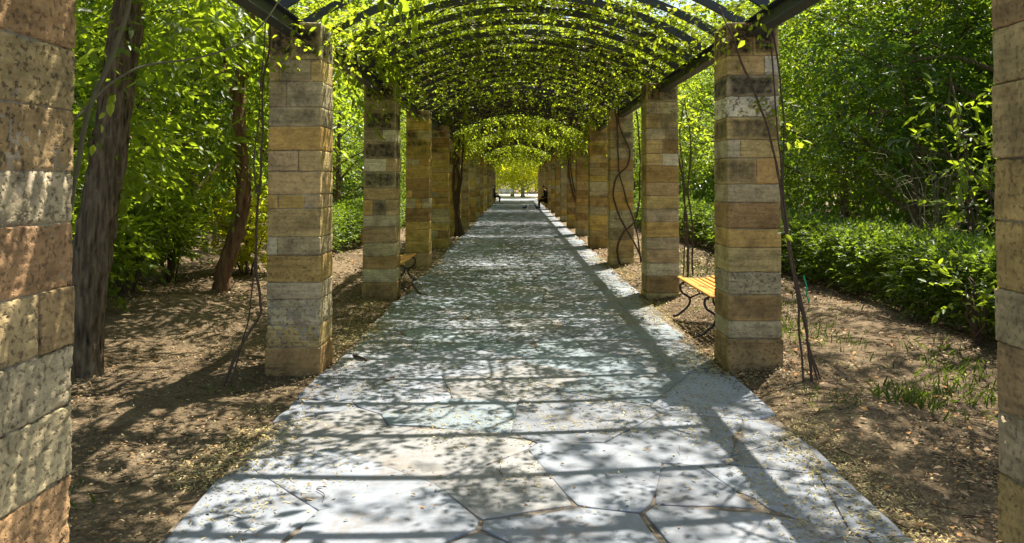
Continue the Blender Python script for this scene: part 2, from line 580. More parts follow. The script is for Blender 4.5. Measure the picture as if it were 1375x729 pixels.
def flagstones():
    g = rng(5)
    pts = []
    y = 0.3
    row = 0
    while y < 67.5:
        sp = 0.74 if y < 12 else 0.9
        nx = int(round(4.6 / sp)) + 1
        for k in range(nx):
            x = -2.4 + (k + 0.5 * (row % 2)) * sp + g.uniform(-0.3, 0.3)
            yy = y + g.uniform(-0.34, 0.34)
            if g.random() < 0.92:
                pts.append((x, yy))
            if g.random() < 0.16:
                pts.append((x + g.uniform(-0.4, 0.4), yy + g.uniform(-0.4, 0.4)))
        y += sp * 0.86
        row += 1
    pts = np.array(pts)
    b = MB()
    for i, p in enumerate(pts):
        d = np.hypot(*(pts - p).T)
        nb = np.argsort(d)[1:22]
        P = [(p[0] - 2, p[1] - 2), (p[0] + 2, p[1] - 2), (p[0] + 2, p[1] + 2), (p[0] - 2, p[1] + 2)]
        gap = g.uniform(0.0, 0.0035)
        for j in nb:
            q = pts[j]
            n = (q - p) / max(d[j], 1e-6)
            mid = (p + q) / 2 - n * gap
            P = clip_poly(P, mid, n)
            if len(P) < 3:
                break
        if len(P) < 3:
            continue
        P = clip_poly(P, (-1.50 + g.uniform(-0.06, 0.05), p[1]), (-1, g.uniform(-0.06, 0.06)))
        if len(P) < 3: continue
        P = clip_poly(P, (1.66 + g.uniform(-0.05, 0.05), 0), (1, 0))
        if len(P) < 3: continue
        P = np.array(P)
        # densify and wobble the outline
        Q = []
        for a in range(len(P)):
            u, w = P[a], P[(a + 1) % len(P)]
            L = np.hypot(*(w - u))
            n = max(1, int(L / 0.07))
            for k in range(n):
                Q.append(u + (w - u) * k / n)
        Q = np.array(Q)
        area = 0.5 * abs(np.sum(Q[:, 0] * np.roll(Q[:, 1], -1) - Q[:, 1] * np.roll(Q[:, 0], -1)))
        if area < 0.02 or len(Q) < 5:
            continue
        c = Q.mean(0)
        Q = 0.86 * Q + 0.07 * (np.roll(Q, 1, 0) + np.roll(Q, -1, 0))
        pn = np.column_stack([Q * 5.0, np.zeros(len(Q))])
        chip = sstep(0.60, 0.85, vnoise(pn * 0.6 + 7.7, 13)) * 0.035
        Q = Q + unit(c - Q) * (0.007 * vnoise(pn * 2, 3) + chip)[:, None] + unit(Q - c) * (0.004)
        m = len(Q)
        zt = 0.0365 + g.uniform(-0.002, 0.003)
        tx, ty = g.uniform(-0.003, 0.003, 2)
        def ring(f, z):
            R_ = c + (Q - c) * f[:, None] if np.ndim(f) else c + (Q - c) * f
            return np.column_stack([R_, z + (R_[:, 0] - c[0]) * tx + (R_[:, 1] - c[1]) * ty])
        r = np.hypot(*(Q - c).T)
        V = np.vstack([ring(1.0, 0.0), ring(1.0, zt - 0.003), ring(1 - 0.005 / r, zt), ring(1 - 0.06 / np.maximum(r, 0.12), zt + 0.0003)])
        V[-m:, 2] += (vnoise(V[-m:] * 4, 9) - 0.5) * 0.003
        V = np.vstack([V, [c[0], c[1], zt + 0.0004]])
        a = np.arange(m); k = (a + 1) % m
        Fs = [np.stack([a + q * m, k + q * m, k + (q + 1) * m, a + (q + 1) * m], 1) for q in range(3)]
        T = np.stack([a + 3 * m, k + 3 * m, np.full(m, 4 * m)], 1)
        orient = np.sum(Q[:, 0] * np.roll(Q[:, 1], -1) - Q[:, 1] * np.roll(Q[:, 0], -1))
        F = np.vstack(Fs)
        if orient < 0:
            F = F[:, ::-1]; T = T[:, ::-1]
        hue = g.random()
        col = np.array([0.184, 0.200, 0.224]) * g.uniform(0.74, 1.2)
        if hue < 0.2: col = col * np.array([0.90, 1.0, 0.97])
        elif hue > 0.85: col = col * np.array([1.10, 1.0, 0.86])
        b.add(V, [F, T], stone=col)
    o = b.build('path', M['flag'], smooth=True)
    o['kind'] = 'structure'
    return o
flagstones()
grid_sheet('plaza', np.linspace(-14, 14, 20), np.linspace(67.6, 92, 30), lambda X, Y: np.full_like(X, 0.03), M['plaza'])

# ------------------------------------------------------------------ stone pillars
PAL = {'ochre': (0.46, 0.29, 0.088), 'tan': (0.45, 0.32, 0.135), 'pale': (0.46, 0.38, 0.225), 'white': (0.62, 0.55, 0.38),
       'grey': (0.37, 0.295, 0.16), 'pink': (0.43, 0.295, 0.14), 'brown': (0.34, 0.21, 0.08), 'red': (0.37, 0.19, 0.075),
       'yellow': (0.52, 0.365, 0.105)}  # yellow raised to give shaded pillars a golden light

def stone_block(b, c, s, res, col, stain=0.0, pits=0.3, amp=0.005, seed=0, rnd=0.012):
    half = np.array(s) / 2
    r = min(rnd, half.min() * 0.5)
    inner = half - r
    def axis(h):
        n = max(2, int(round(2 * (h - r) / res)))
        core = np.linspace(-(h - r), h - r, n + 1)
        return np.concatenate([[-h, -h + r * 0.35], core, [h - r * 0.35, h]])
    ax = [axis(h) for h in half]
    for a in range(3):
        u, w = [(1, 2), (2, 0), (0, 1)][a]
        U, Wd = np.meshgrid(ax[u], ax[w], indexing='ij')
        for sg in (-1, 1):
            P = np.zeros(U.shape + (3,))
            P[..., a] = sg * half[a]; P[..., u] = U; P[..., w] = Wd
            P = P.reshape(-1, 3)
            q = np.clip(P, -inner, inner)
            d = unit(P - q)
            V = q + r * d
            wp = V + np.array(c) + seed * 3.17
            disp = (fbm(wp * 9.0, 31 + seed, 3) - 0.5) * 2 * amp + (fbm(wp * 38.0, 51, 2) - 0.5) * amp * 0.8
            if pits > 0.5:
                pn = fbm(wp * 60.0, 77, 2)
                disp -= sstep(0.55, 0.70, pn) * 0.006 * pits
                pn2 = fbm(wp * np.array([24, 24, 38.0]), 97, 2)
                disp -= sstep(0.60, 0.74, pn2) * 0.008 * pits
            V = V + d * disp[:, None]
            nu, nw = U.shape
            i = np.arange(nu - 1)[:, None] * nw + np.arange(nw - 1)[None, :]
            F = np.stack([i, i + nw, i + nw + 1, i + 1], -1).reshape(-1, 4)
            if sg < 0:
                F = F[:, ::-1]
            e = np.abs(V) / half
            o = [k for k in range(3) if k != a]
            cen = 1 - np.maximum(e[:, o[0]], e[:, o[1]])
            stv = stain * np.clip(sstep(-0.06, 0.34, cen + (fbm(wp * 7, 5, 3) - 0.5) * 0.5) * 1.05, 0, 1)
            b.add(V + np.array(c), F, stone=np.array(col), stain=stv[:, None], pits=np.full((len(V), 1), pits))

def random_courses(g, kind):
    keys = {'mixed': ['tan', 'ochre', 'pale', 'grey', 'brown', 'pink', 'tan'], 'yellow': ['yellow', 'ochre', 'yellow', 'tan', 'pale', 'brown'],
            'grey': ['grey', 'tan', 'pale', 'brown', 'grey', 'ochre']}[kind]
    rows, tot = [], 0
    while tot < HP - 0.1:
        h = g.choice([0.12, 0.15, 0.18, 0.21, 0.24])
        if HP - tot - h < 0.1:
            h = HP - tot
        top = tot < 0.9
        nb = g.choice([1, 1, 2, 2, 3]) if h < 0.2 else 1
        ws = g.dirichlet(np.full(nb, 6.0))
        rows.append((h, [(w, g.choice(keys), (g.choice([0, 0, 0.5, 0.9]) if top else g.choice([0, 0, 0, 0, 0.25])), g.choice([0.2, 0.3, 0.6])) for w in ws]))
        tot += h
    return rows

def pillar_parts(rows, seed, res, root, amp=0.005, rot90=False, shade_mix=0.0):
    g = rng(seed)
    tot = sum(r[0] for r in rows)
    z = HP
    groups = {'capstone': MB(), 'shaft': MB(), 'footing': MB()}
    for k, (h, blocks) in enumerate(rows):
        h = h * HP / tot
        name = 'capstone' if k == 0 else 'footing' if k == len(rows) - 1 else 'shaft'
        b = groups[name]
        taper = 1.0 - 0.035 * (z - h / 2) / HP
        along_y = rot90 or (len(blocks) > 1 and False)
        L = (PD if along_y else PW) * taper
        D = (PW if along_y else PD) * taper
        u = -L / 2
        gap = 0.005
        grow = 0.012 if name == 'footing' else 0.0
        for w, ck, stn, pt in blocks:
            wl_ = w * L / sum(q[0] for q in blocks)
            s = np.array([wl_ - gap / 2 + (grow if len(blocks) == 1 else 0), D + g.uniform(-0.008, 0.008) + grow, h - gap])
            c = np.array([u + wl_ / 2, g.uniform(-0.004, 0.004), z - h / 2])
            if along_y:
                s = s[[1, 0, 2]]; c = c[[1, 0, 2]]
            if z - h < 0.01:                         # the lowest stones go into the soil
                s[2] += 0.08; c[2] -= 0.04
            col = 1.12 * (0.92 * np.array(PAL[ck]) + 0.08 * np.array(PAL['tan'])) * g.uniform(0.9, 1.1) * np.array([1, g.uniform(0.96, 1.04), g.uniform(0.92, 1.06)])
            col = col * (1 - shade_mix) + np.array([0.27, 0.205, 0.125]) * shade_mix  # brown-grey shaded look of the first pillars mixed into the stone colour
            stone_block(b, c, s, res, col, stn, pt, amp, seed + k, 0.006 + 0.005 * g.random())
            u += wl_
        # mortar core
        V, F = box((0, 0, z - h / 2), (PW * taper - 0.020, PD * taper - 0.020, h + 0.0))
        b.add(V, F, stone=np.array([0.43, 0.35, 0.23]), stain=0.15, pits=0.2)
        z -= h
    for n, b in groups.items():
        b.build(n, M['stone'], root)

T1L = [(0.29, [(0.48, 'tan', 1.0, .4), (0.52, 'grey', 1.0, .4)]), (0.17, [(.2, 'tan', 0, .3), (.6, 'grey', .25, .3), (.2, 'tan', 0, .3)]),
       (.20, [(.34, 'grey', .25, .3), (.66, 'pale', .35, .4)]), (.15, [(1, 'grey', .5, .3)]), (.19, [(1, 'ochre', .05, .3)]), (.16, [(.58, 'pink', .1, .4), (.42, 'tan', 0, .3)]),
       (.18, [(1, 'tan', 0, .3)]), (.11, [(.2, 'ochre', 0, .2), (.5, 'ochre', 0, .2), (.3, 'pink', .1, .2)]), (.22, [(1, 'tan', .12, .5)]), (.14, [(.2, 'pale', 0, .4), (.8, 'grey', .05, .5)]),
       (.21, [(1, 'ochre', .15, .5)]), (.13, [(1, 'grey', 0, .3)]), (.20, [(1, 'pale', .05, .8)]), (.17, [(1, 'tan', .1, .7)]), (.20, [(1, 'brown', .2, .3)])]
T1R = [(.27, [(.5, 'tan', 1.0, .4), (.5, 'tan', 1.0, .4)]), (.16, [(.72, 'tan', .1, .3), (.28, 'white', 0, .5)]), (.17, [(1, 'grey', .95, .3)]), (.17, [(1, 'white', 0, 1.0)]),
       (.18, [(1, 'tan', .75, .4)]), (.15, [(.25, 'pale', 0, .3), (.75, 'tan', .1, .4)]), (.21, [(.55, 'tan', .65, .3), (.45, 'ochre', .05, .3)]), (.15, [(1, 'grey', .05, .4)]),
       (.21, [(1, 'brown', .05, .4)]), (.15, [(1, 'ochre', .1, .3)]), (.20, [(1, 'tan', .05, .3)]), (.18, [(1, 'grey', .08, .8)]), (.21, [(1, 'brown', .3, .3)]), (.14, [(1, 'grey', 0, .4)]), (.28, [(1, 'brown', .15, .6)])]
T2L = [(.22, [(.5, 'grey', 1.0, .3), (.5, 'grey', 1.0, .3)]), (.15, [(.5, 'grey', .1, .3), (.5, 'grey', .3, .3)]), (.24, [(1, 'grey', 1.0, .3)]), (.16, [(.6, 'grey', .5, .3), (.4, 'white', 0, .4)]),
       (.22, [(1, 'grey', .95, .3)]), (.17, [(.7, 'white', 0, .5), (.3, 'tan', 0, .3)]), (.21, [(1, 'grey', .9, .3)]), (.16, [(1, 'tan', .1, .3)]), (.20, [(.3, 'ochre', 0, .3), (.4, 'grey', .7, .3), (.3, 'pink', 0, .3)]),
       (.15, [(1, 'pale', .1, .3)]), (.21, [(1, 'pink', 0, .3)]), (.17, [(1, 'grey', .05, .4)]), (.17, [(1, 'brown', 0, .3)]), (.17, [(1, 'pale', .05, .3)]), (.22, [(1, 'brown', .45, .5)])]
T2R = [(.24, [(.5, 'grey', .9, .3), (.5, 'grey', .8, .3)]), (.16, [(1, 'pale', .1, .8)]), (.19, [(.45, 'tan', .3, .3), (.55, 'grey', .5, .3)]), (.15, [(.6, 'pale', 0, .3), (.4, 'grey', .3, .3)]), (.18, [(.5, 'tan', 0, .3), (.5, 'brown', .5, .3)]),
       (.16, [(.5, 'tan', 0, .3), (.5, 'white', 0, .4)]), (.22, [(1, 'ochre', .3, .3)]), (.17, [(1, 'pink', 0, .3)]), (.17, [(1, 'tan', 0, .3)]), (.17, [(1, 'grey', 0, .4)]), (.20, [(1, 'ochre', 0, .3)]), (.16, [(1, 'grey', 0, .3)]),
       (.17, [(1, 'pink', 0, .3)]), (.17, [(1, 'pale', .1, .5)]), (.22, [(1, 'brown', .35, .4)]), (.08, [(1, 'tan', 0, .3)])]
T0L = [(.20, [(1, 'pale', .1, .5)]), (.19, [(1, 'tan', .1, .5)]), (.20, [(1, 'pale', .05, .8)]), (.20, [(1, 'red', .05, .7)]), (.21, [(1, 'tan', .15, 1.0)]), (.21, [(1, 'brown', .1, 1.0)]),
       (.17, [(1, 'pale', .05, .9)]), (.22, [(1, 'red', .1, .7)]), (.20, [(.55, 'tan', .05, .8), (.45, 'brown', .1, .6)]), (.20, [(1, 'pale', 0, .8)]), (.24, [(1, 'pale', .05, .8)]), (.24, [(1, 'red', 0, .7)]), (.25, [(1, 'brown', .1, .6)])]
T0R = [(.22, [(1, 'tan', .3, .6)]), (.20, [(1, 'white', .2, 1.0)]), (.13, [(1, 'tan', .3, .5)]), (.13, [(1, 'brown', .3, .5)]), (.18, [(1, 'tan', .05, .5)]), (.24, [(.3, 'brown', .1, .4), (.7, 'tan', .1, .5)]),
       (.20, [(1, 'ochre', .1, .6)]), (.22, [(1, 'ochre', .05, .5)]), (.17, [(1, 'grey', .1, .5)]), (.22, [(1, 'brown', .1, .5)]), (.2, [(1, 'grey', .1, .6)]), (.22, [(1, 'ochre', .2, .6)]), (.25, [(1, 'brown', .2, .5)])]
ORD = ['first', 'second', 'third', 'fourth', 'fifth', 'sixth', 'seventh', 'eighth', 'ninth', 'tenth', 'eleventh', 'twelfth', 'thirteenth', 'fourteenth', 'fifteenth', 'sixteenth']
PG = 'stone pillars of the pergola'
special = {(0, 'L'): (T0L, 0.009, 'pitted red and cream stone pillar cut off by the left picture edge'),
           (0, 'R'): (T0R, 0.011, 'ochre stone pillar cut off by the right picture edge'),
           (1, 'L'): (T1L, 0.02, 'banded sandstone pillar with two black-stained top stones, on the near left of the path'),
           (1, 'R'): (T1R, 0.02, 'sandstone pillar with one white pitted course, beside the tied canes'),
           (2, 'L'): (T2L, 0.03, 'grey stone pillar with black-stained blocks standing before the bench in the left row'),
           (2, 'R'): (T2R, 0.03, 'pale banded stone pillar at the far end of the near yellow bench')}
variants = {}
for i in range(NP_):
    for side in 'LR':
        x = XL - PW / 2 if side == 'L' else XR + PW / 2
        y = BACK0 + STEP * i - PD / 2
        row = 'left' if side == 'L' else 'right'
        lab = f'banded stone pillar, {ORD[i]} from the camera in the {row} row of the pergola'
        if (i, side) in special:
            rows, res, lab = special[(i, side)]
            t = thing('stone_pillar', lab, 'pillar', (x, y, 0), 0, PG)
            pillar_parts(rows, 10 + i * 2 + (side == 'R'), res, t, 0.0045 if i == 0 else 0.007, rot90=(i == 0), shade_mix=0.38 if i == 0 else 0.0)
            continue
        kind = ['yellow', 'mixed', 'yellow', 'grey', 'mixed'][(i + (side == 'R')) % 5]
        if i in (3, 4) and side == 'L' or i == 4: kind = 'yellow'  # golden glow on the middle left pillars put into their stone colour
        key = (kind, i % 2) if i > 6 else (kind, i, side)
        if i in (3, 4):
            lab = {(3, 'L'): 'stone pillar tinted golden as if lit, just beyond the bench in the left row', (4, 'L'): 'stone pillar tinted golden as if lit, after the bench, fifth in the left row',
                   (3, 'R'): 'stone pillar wound round with two dark twisted vine stems', (4, 'R'): 'golden orange stone pillar just past the twisted vine stems'}[(i, side)]
        if i == 5 and side == 'L':
            lab = 'shaded stone pillar with a dark tangle of vine roots at its foot'
        if key in variants:
            dup(variants[key], (x, y, 0), math.pi * (i % 2), 1.0, lab, PG)
        else:
            t = thing('stone_pillar', lab, 'pillar', (x, y, 0), 0, PG)
            pillar_parts(random_courses(rng(300 + i * 7 + (side == 'R') * 3), kind), 40 + i * 2 + (side == 'R'), 0.05 if i < 6 else 0.09, t)
            variants[key] = t

# ------------------------------------------------------------------ steel frame: beams and arched ribs
def arch(tt):
    """tt in -1..1 -> x, z on the arch"""
    rad = (HALF ** 2 + RISE ** 2) / (2 * RISE)
    x = tt * HALF
    return CX + x, SPRING + RISE - rad + np.sqrt(np.maximum(rad ** 2 - x ** 2, 0))

frame = thing('pergola_frame', 'dark steel pergola frame of beams and arched ribs carried by the stone pillars', 'pergola', (0, 0, 0))
for side in 'LR':
    x = XL - PW / 2 if side == 'L' else XR + PW / 2
    for i in range(-1, NP_ - 1):
        y0 = BACK0 + STEP * i - PD / 2
        y1 = y0 + STEP
        b = MB()
        L = y1 - y0 - 0.004
        cy = (y0 + y1) / 2
        for (cz, w, h) in ((BZ0 + 0.006, 0.11, 0.012), (BZ1 - 0.006, 0.11, 0.012), ((BZ0 + BZ1) / 2, 0.010, BZ1 - BZ0 - 0.024)):
            V, F = bbox((x, cy, cz), (w, L, h), 0.002)
            b.add(V, F)
        b.build('beam', M['steel'], frame, smooth=False)
yr = 2.72
ribs = []
while yr < BACK0 + STEP * (NP_ - 1) + 0.1:
    tt = np.linspace(-1, 1, 33)
    ax_, az_ = arch(tt)
    C = np.stack([ax_, np.full(33, yr), az_ + 0.03], 1)
    Tn = unit(np.gradient(C, axis=0))
    Nn = np.stack([-Tn[:, 2], np.zeros(33), Tn[:, 0]], 1)
    hw, hd = 0.022, 0.034
    Yv = np.array([0, 1.0, 0])
    ringv = [C + Nn * hd + Yv * hw, C + Nn * hd - Yv * hw, C - Nn * hd - Yv * hw, C - Nn * hd + Yv * hw]
    V = np.stack(ringv, 1).reshape(-1, 3)
    i = np.arange(32)[:, None] * 4; j = np.arange(4)[None, :]; k = (j + 1) % 4
    F = np.stack([i + j, i + 4 + j, i + 4 + k, i + k], -1).reshape(-1, 4)
    F = np.vstack([F, [[0, 1, 2, 3], [131, 130, 129, 128]]])
    b = MB(); b.add(V, F)
    b.build('rib', M['steel'], frame, smooth=False)
    ribs.append(yr)
    yr += 0.67

# ------------------------------------------------------------------ leaves
def leaves(b, P, D, N, L, W, tint, fold=0.25, curl=0.15):
    """P base points, D directions, N rough normals, L lengths, W half-width ratio -> pointed folded leaves in b"""
    D = unit(D)
    Sd = unit(np.cross(D, N))
    U = np.cross(Sd, D)
    L = np.asarray(L)[:, None]
    w = L * (np.asarray(W)[:, None] if np.ndim(W) else W)
    f = w * fold
    base = P
    tip = P + D * L - U * L * curl
    l1 = P + D * L * 0.30 - Sd * w + U * f
    r1 = P + D * L * 0.30 + Sd * w + U * f
    l2 = P + D * L * 0.66 - Sd * w * 0.8 + U * (f * 0.8 - L * curl * 0.4)
    r2 = P + D * L * 0.66 + Sd * w * 0.8 + U * (f * 0.8 - L * curl * 0.4)
    V = np.stack([base, l1, l2, tip, r2, r1], 1).reshape(-1, 3)
    i = np.arange(len(P))[:, None] * 6
    F = np.concatenate([i + np.array([[0, 3, 2, 1]]), i + np.array([[0, 5, 4, 3]])], 0)
    b.add(V, F, tint=np.repeat(np.clip(tint, 0, 1), 6)[:, None])

def sprays(b, O, A, g, m, length, leaf, wr, tint0, droop=0.3, flat=0.6, fold=0.25, curl=0.15, spread=0.9, tvar=0.3):
    """at each origin O a twig along A with m leaves set alternately along it"""
    n = len(O)
    A = unit(A)
    Ls = length * g.uniform(0.6, 1.3, n)
    up = np.tile([0, 0, 1.0], (n, 1))
    Sd = unit(np.cross(A, up) + g.normal(0, 0.25, (n, 3)))
    Un = unit(np.cross(Sd, A))
    k = (np.arange(m) + 0.5) / m
    s = (k[None, :] + g.uniform(-0.06, 0.06, (n, m)))
    pos = O[:, None] + A[:, None] * (s * Ls[:, None])[..., None]
    pos[..., 2] -= droop * (s ** 2) * Ls[:, None]
    sg = np.where(np.arange(m) % 2 == 0, 1.0, -1.0)[None, :] * spread
    sg = np.where(np.arange(m)[None, :] == m - 1, 0.0, sg)
    d = A[:, None] * g.uniform(0.4, 0.9, (n, m))[..., None] + Sd[:, None] * (sg * g.uniform(0.6, 1.1, (n, m)))[..., None]
    d[..., 2] -= droop * g.uniform(0.2, 1.0, (n, m))
    d += g.normal(0, 0.18, (n, m, 3))
    nr = Un[:, None] * flat + g.normal(0, 0.55, (n, m, 3)) + np.array([0, 0, 0.35])
    L = leaf * g.uniform(0.65, 1.35, (n, 1)) * g.uniform(0.55, 1.25, (n, m)) * (1 - 0.25 * np.abs(s - 0.5))
    t = (tint0[:, None] if np.ndim(tint0) else tint0) + g.normal(0, tvar, (n, m))
    leaves(b, pos.reshape(-1, 3), d.reshape(-1, 3), nr.reshape(-1, 3), L.ravel(), wr, t.ravel(), fold, curl)

def twig_tubes(b, O, A, g, length, rad, droop=0.3):
    n = len(O)
    for o, a in zip(O, unit(A)):
        L = length * g.uniform(0.6, 1.2)
        s = np.linspace(0, 1, 4)[:, None]
        P = o + a * s * L
        P[:, 2] -= droop * s[:, 0] ** 2 * L
        b.add(*tube(P, np.linspace(rad, rad * 0.4, 4), 3))

# ------------------------------------------------------------------ the vine canopy on the ribs
def canopy():
    g = rng(77)
    b = MB()
    RINGS = [(22.6, 300, 0.20), (29.4, 320, 0.24), (41.6, 300, 0.3), (52.0, 260, 0.3), (61.5, 300, 0.55)]
    def gaps(y):
        r = np.ones_like(y)
        for (y0, _, _) in RINGS:
            r *= 1 - 0.9 * np.exp(-((y - y0 - 0.35) / 0.55) ** 2)
        return r
    def density(t, y):
        p = np.stack([t * 2.2, y * 0.62, np.zeros_like(t)], -1)
        n = fbm(p, 41, 3)
        q = fbm(np.stack([t * 5.5, y * 1.9, np.ones_like(t)], -1), 43, 2)
        base = np.where((y < 4.8) & (t < -0.1), 0.06, 0.0) + np.interp(y, [2, 4.5, 6.2, 7.5, 9, 11, 13, 14.5, 16, 19, 21, 24, 27, 30, 33, 38, 42, 45, 50, 55, 62],
                            [.10, .12, .18, .38, .66, .74, .78, .74, .34, .82, .84, .42, .80, .20, .78, .86, .16, .78, .70, .8, .7])
        return np.clip(base + (n - 0.5) * 1.25 + (q - 0.5) * 0.7, 0, 1) * gaps(y) * np.interp(y, [18, 24], [1.0, 0.62])
    zones = [(2.2, 7, 600, 0.055, 5), (7, 11, 860, 0.058, 5), (11, 20, 700, 0.064, 5), (20, 30, 520, 0.075, 5), (30, 63.2, 330, 0.095, 5)]
    for y0, y1, per, leaf, m in zones:
        n = int((y1 - y0) * 3.9 * per)
        t = g.uniform(-1.04, 1.04, n)
        y = g.uniform(y0, y1, n)
        keep = g.random(n) < density(t, y) * 0.8
        t, y = t[keep], y[keep]
        n = len(t)
        x, z = arch(np.clip(t, -1, 1))
        nx = (t * HALF) / ((HALF ** 2 + RISE ** 2) / (2 * RISE))
        off = np.interp(y, [16, 24], [0.07, 0.13]) + np.abs(g.normal(0.0, 0.12, n)) - 0.14 * (g.random(n) < 0.08) * (y < 18)
        O = np.stack([x + nx * off + np.sign(t) * np.maximum(np.abs(t) - 1, 0) * 2, y, z + off], 1)
        A = g.normal(0, 1, (n, 3)); A[:, 2] *= 0.25
        # browned old growth where the vine is thick and dry
        tint = 0.40 + 0.9 * (fbm(O * 0.9, 61, 2) - 0.5) + g.normal(0, 0.16, n)
        sprays(b, O, A, g, m, leaf * 3.4, leaf, 0.30, tint, 0.12, 0.6, tvar=0.16)
    # hanging garlands
    for (t0, y0, nsp, ln) in [(-0.93, 6.6, 60, 0.35), (-0.98, 7.4, 60, 0.4), (-0.9, 10.4, 60, 0.35), (0.95, 6.3, 26, 0.3), (0.9, 10.8, 40, 0.3), (0.8, 14.6, 50, 0.35),
                              (-0.8, 22.4, 120, 0.55), (-0.9, 23.4, 120, 0.6), (0.85, 22.2, 100, 0.5), (0.95, 19.0, 90, 0.8), (0.9, 27.0, 90, 0.6), (-0.85, 30.5, 90, 0.6), (0.2, 24, 90, 0.3), (-0.3, 27, 90, 0.3)]:
        t = np.clip(g.normal(t0, 0.10, nsp), -1.02, 1.02)
        x, z = arch(t)
        O = np.stack([x + g.normal(0, 0.05, nsp), g.normal(y0, 0.35, nsp), z - g.uniform(0, ln, nsp)], 1)
        A = g.normal(0, 1, (nsp, 3)); A[:, 2] -= 0.6
        lf = 0.06 if y0 < 16 else 0.085
        sprays(b, O, A, g, 5, lf * 4, lf, 0.27, np.full(nsp, 0.62), 0.5, 0.5, tvar=0.16)
    for (y0, nsp, ln) in RINGS:
        t = g.uniform(-1.0, 1.0, nsp)
        x, z = arch(t)
        O = np.stack([x, g.normal(y0, 0.20, nsp), z - ln * g.random(nsp) * (0.35 + 0.65 * np.abs(t))], 1)
        A = g.normal(0, 1, (nsp, 3)); A[:, 2] -= 0.4
        lf = np.interp(y0, [15, 60], [0.08, 0.13])
        sprays(b, O, A, g, 5, lf * 3.6, lf, 0.3, np.full(nsp, 0.75), 0.4, 0.5, tvar=0.16)
    # leafy runners along the first left ribs, out of view, added to streak a pillar with shadow
    for k in range(26):
        y0 = g.uniform(2.75, 4.7); ta = g.uniform(-1.0, -0.75); tb = ta + g.uniform(0.25, 0.7)
        m_ = int((tb - ta) * HALF / 0.022)
        tq = np.linspace(ta, tb, m_)
        x, z = arch(tq)
        O = np.stack([x, y0 + 0.05 * np.sin(tq * 6 + k) + g.normal(0, 0.018, m_), z + 0.10 + g.normal(0, 0.03, m_)], 1)
        A = np.tile([1.0, 0, 0.1], (m_, 1)) + g.normal(0, 0.35, (m_, 3))
        sprays(b, O, A, g, 3, 0.09, 0.055, 0.3, np.full(m_, 0.6), 0.3, 0.5, tvar=0.2)
    for k in range(60):
        t0 = g.uniform(-0.95, 0.95); y0 = g.uniform(6.5, 19); ln = g.uniform(0.12, 0.42)
        x, z = arch(np.array([t0]))
        m_ = int(ln / 0.03)
        q = np.linspace(0, 1, m_)
        O = np.stack([x[0] + 0.05 * np.sin(q * 3 + k), y0 + 0.04 * np.cos(q * 4 + k), z[0] - q * ln], 1)
        A = g.normal(0, 1, (m_, 3)); A[:, 2] -= 0.5
        sprays(b, O, A, g, 3, 0.10, 0.05, 0.3, np.full(m_, 0.6), 0.4, 0.5, tvar=0.2)
    o = b.build('vine_canopy', M['leaf_vine'], smooth=True)
    tag(o, 'yellow green climbing vine leaves spread over the arched ribs', None, None, 'stuff')
    print('canopy verts', b.n)
    # brown withered leaves in the thick old growth; farther on their brown stands in for shade
    d = MB()
    n = 90000
    t = g.uniform(-1.02, 1.02, n); y = g.uniform(8.5, 63, n)
    w = np.interp(y, [8.5, 10, 12, 14.5, 16.5, 18, 20, 23, 25, 28, 29.5, 31, 38, 41, 43, 63], [.05, .10, .45, .65, .40, .7, .9, .9, .9, .95, .5, .95, .95, .4, .95, .95])
    k = g.random(n) < gaps(y) * w * (0.45 + 0.9 * fbm(np.stack([t * 2.5, y * 0.8, t * 0 + 4], 1), 49, 3))
    t, y = t[k], y[k]; n = len(t)
    x, z = arch(np.clip(t, -1, 1))
    P = np.stack([x, y, z + 0.065 + np.abs(g.normal(0, 0.035, n))], 1)
    D = g.normal(0, 1, (n, 3)); D[:, 2] *= 0.35
    N = g.normal(0, 0.5, (n, 3)) + [0, 0, 0.8]
    leaves(d, P, D, N, np.interp(y, [8, 16, 40], [0.07, 0.10, 0.15]) * g.uniform(0.6, 1.3, n), 0.32, np.zeros(n), 0.3, 0.2)
    dd = MB()
    pal = np.array([(0.115, 0.065, 0.035), (0.16, 0.095, 0.045), (0.085, 0.05, 0.028), (0.14, 0.11, 0.04)])
    dd.add(d.v[0], d.f[0], stone=np.repeat(pal[g.integers(0, 4, n)] * g.uniform(0.7, 1.3, (n, 1)), 6, 0))
    tag(dd.build('withered_and_shade_leaves', M['litter']), 'brown withered leaves on top of the ribs, standing in for ceiling shade farther on', None, None, 'stuff')
    # old woody stems lying along and across the ribs
    s = MB()
    for k in range(70):
        y0 = g.uniform(3, 58); t0 = g.uniform(-1, 1)
        n = 14
        yy = y0 + np.cumsum(g.uniform(0.1, 0.5, n)) * g.choice([-1, 1])
        tt = np.clip(t0 + np.cumsum(g.normal(0, 0.09, n)), -1, 1)
        x, z = arch(tt)
        P = curve(np.stack([x, yy, z + 0.075 + g.uniform(-0.01, 0.05, n)], 1), 36)
        s.add(*tube(P, np.linspace(0.011, 0.005, 36) * g.uniform(0.8, 1.6), 5))
    for k in range(110):                # cross-wise stems in the dense part
        y0 = g.uniform(8.5, 40)
        tt = np.linspace(-1, 1, 16)
        x, z = arch(tt)
        P = curve(np.stack([x, y0 + np.cumsum(g.normal(0, 0.10, 16)), z + 0.07 + g.uniform(0, 0.05, 16)], 1), 40)
        s.add(*tube(P, 0.008 * g.uniform(0.8, 1.8), 5))
    so = s.build('vine_stems_on_ribs', M['stem'], smooth=True)
    tag(so, 'thin brown woody vine runners lying over the steel ribs', None, None, 'stuff')
    # white blossoms among the leaves
    fl = MB()
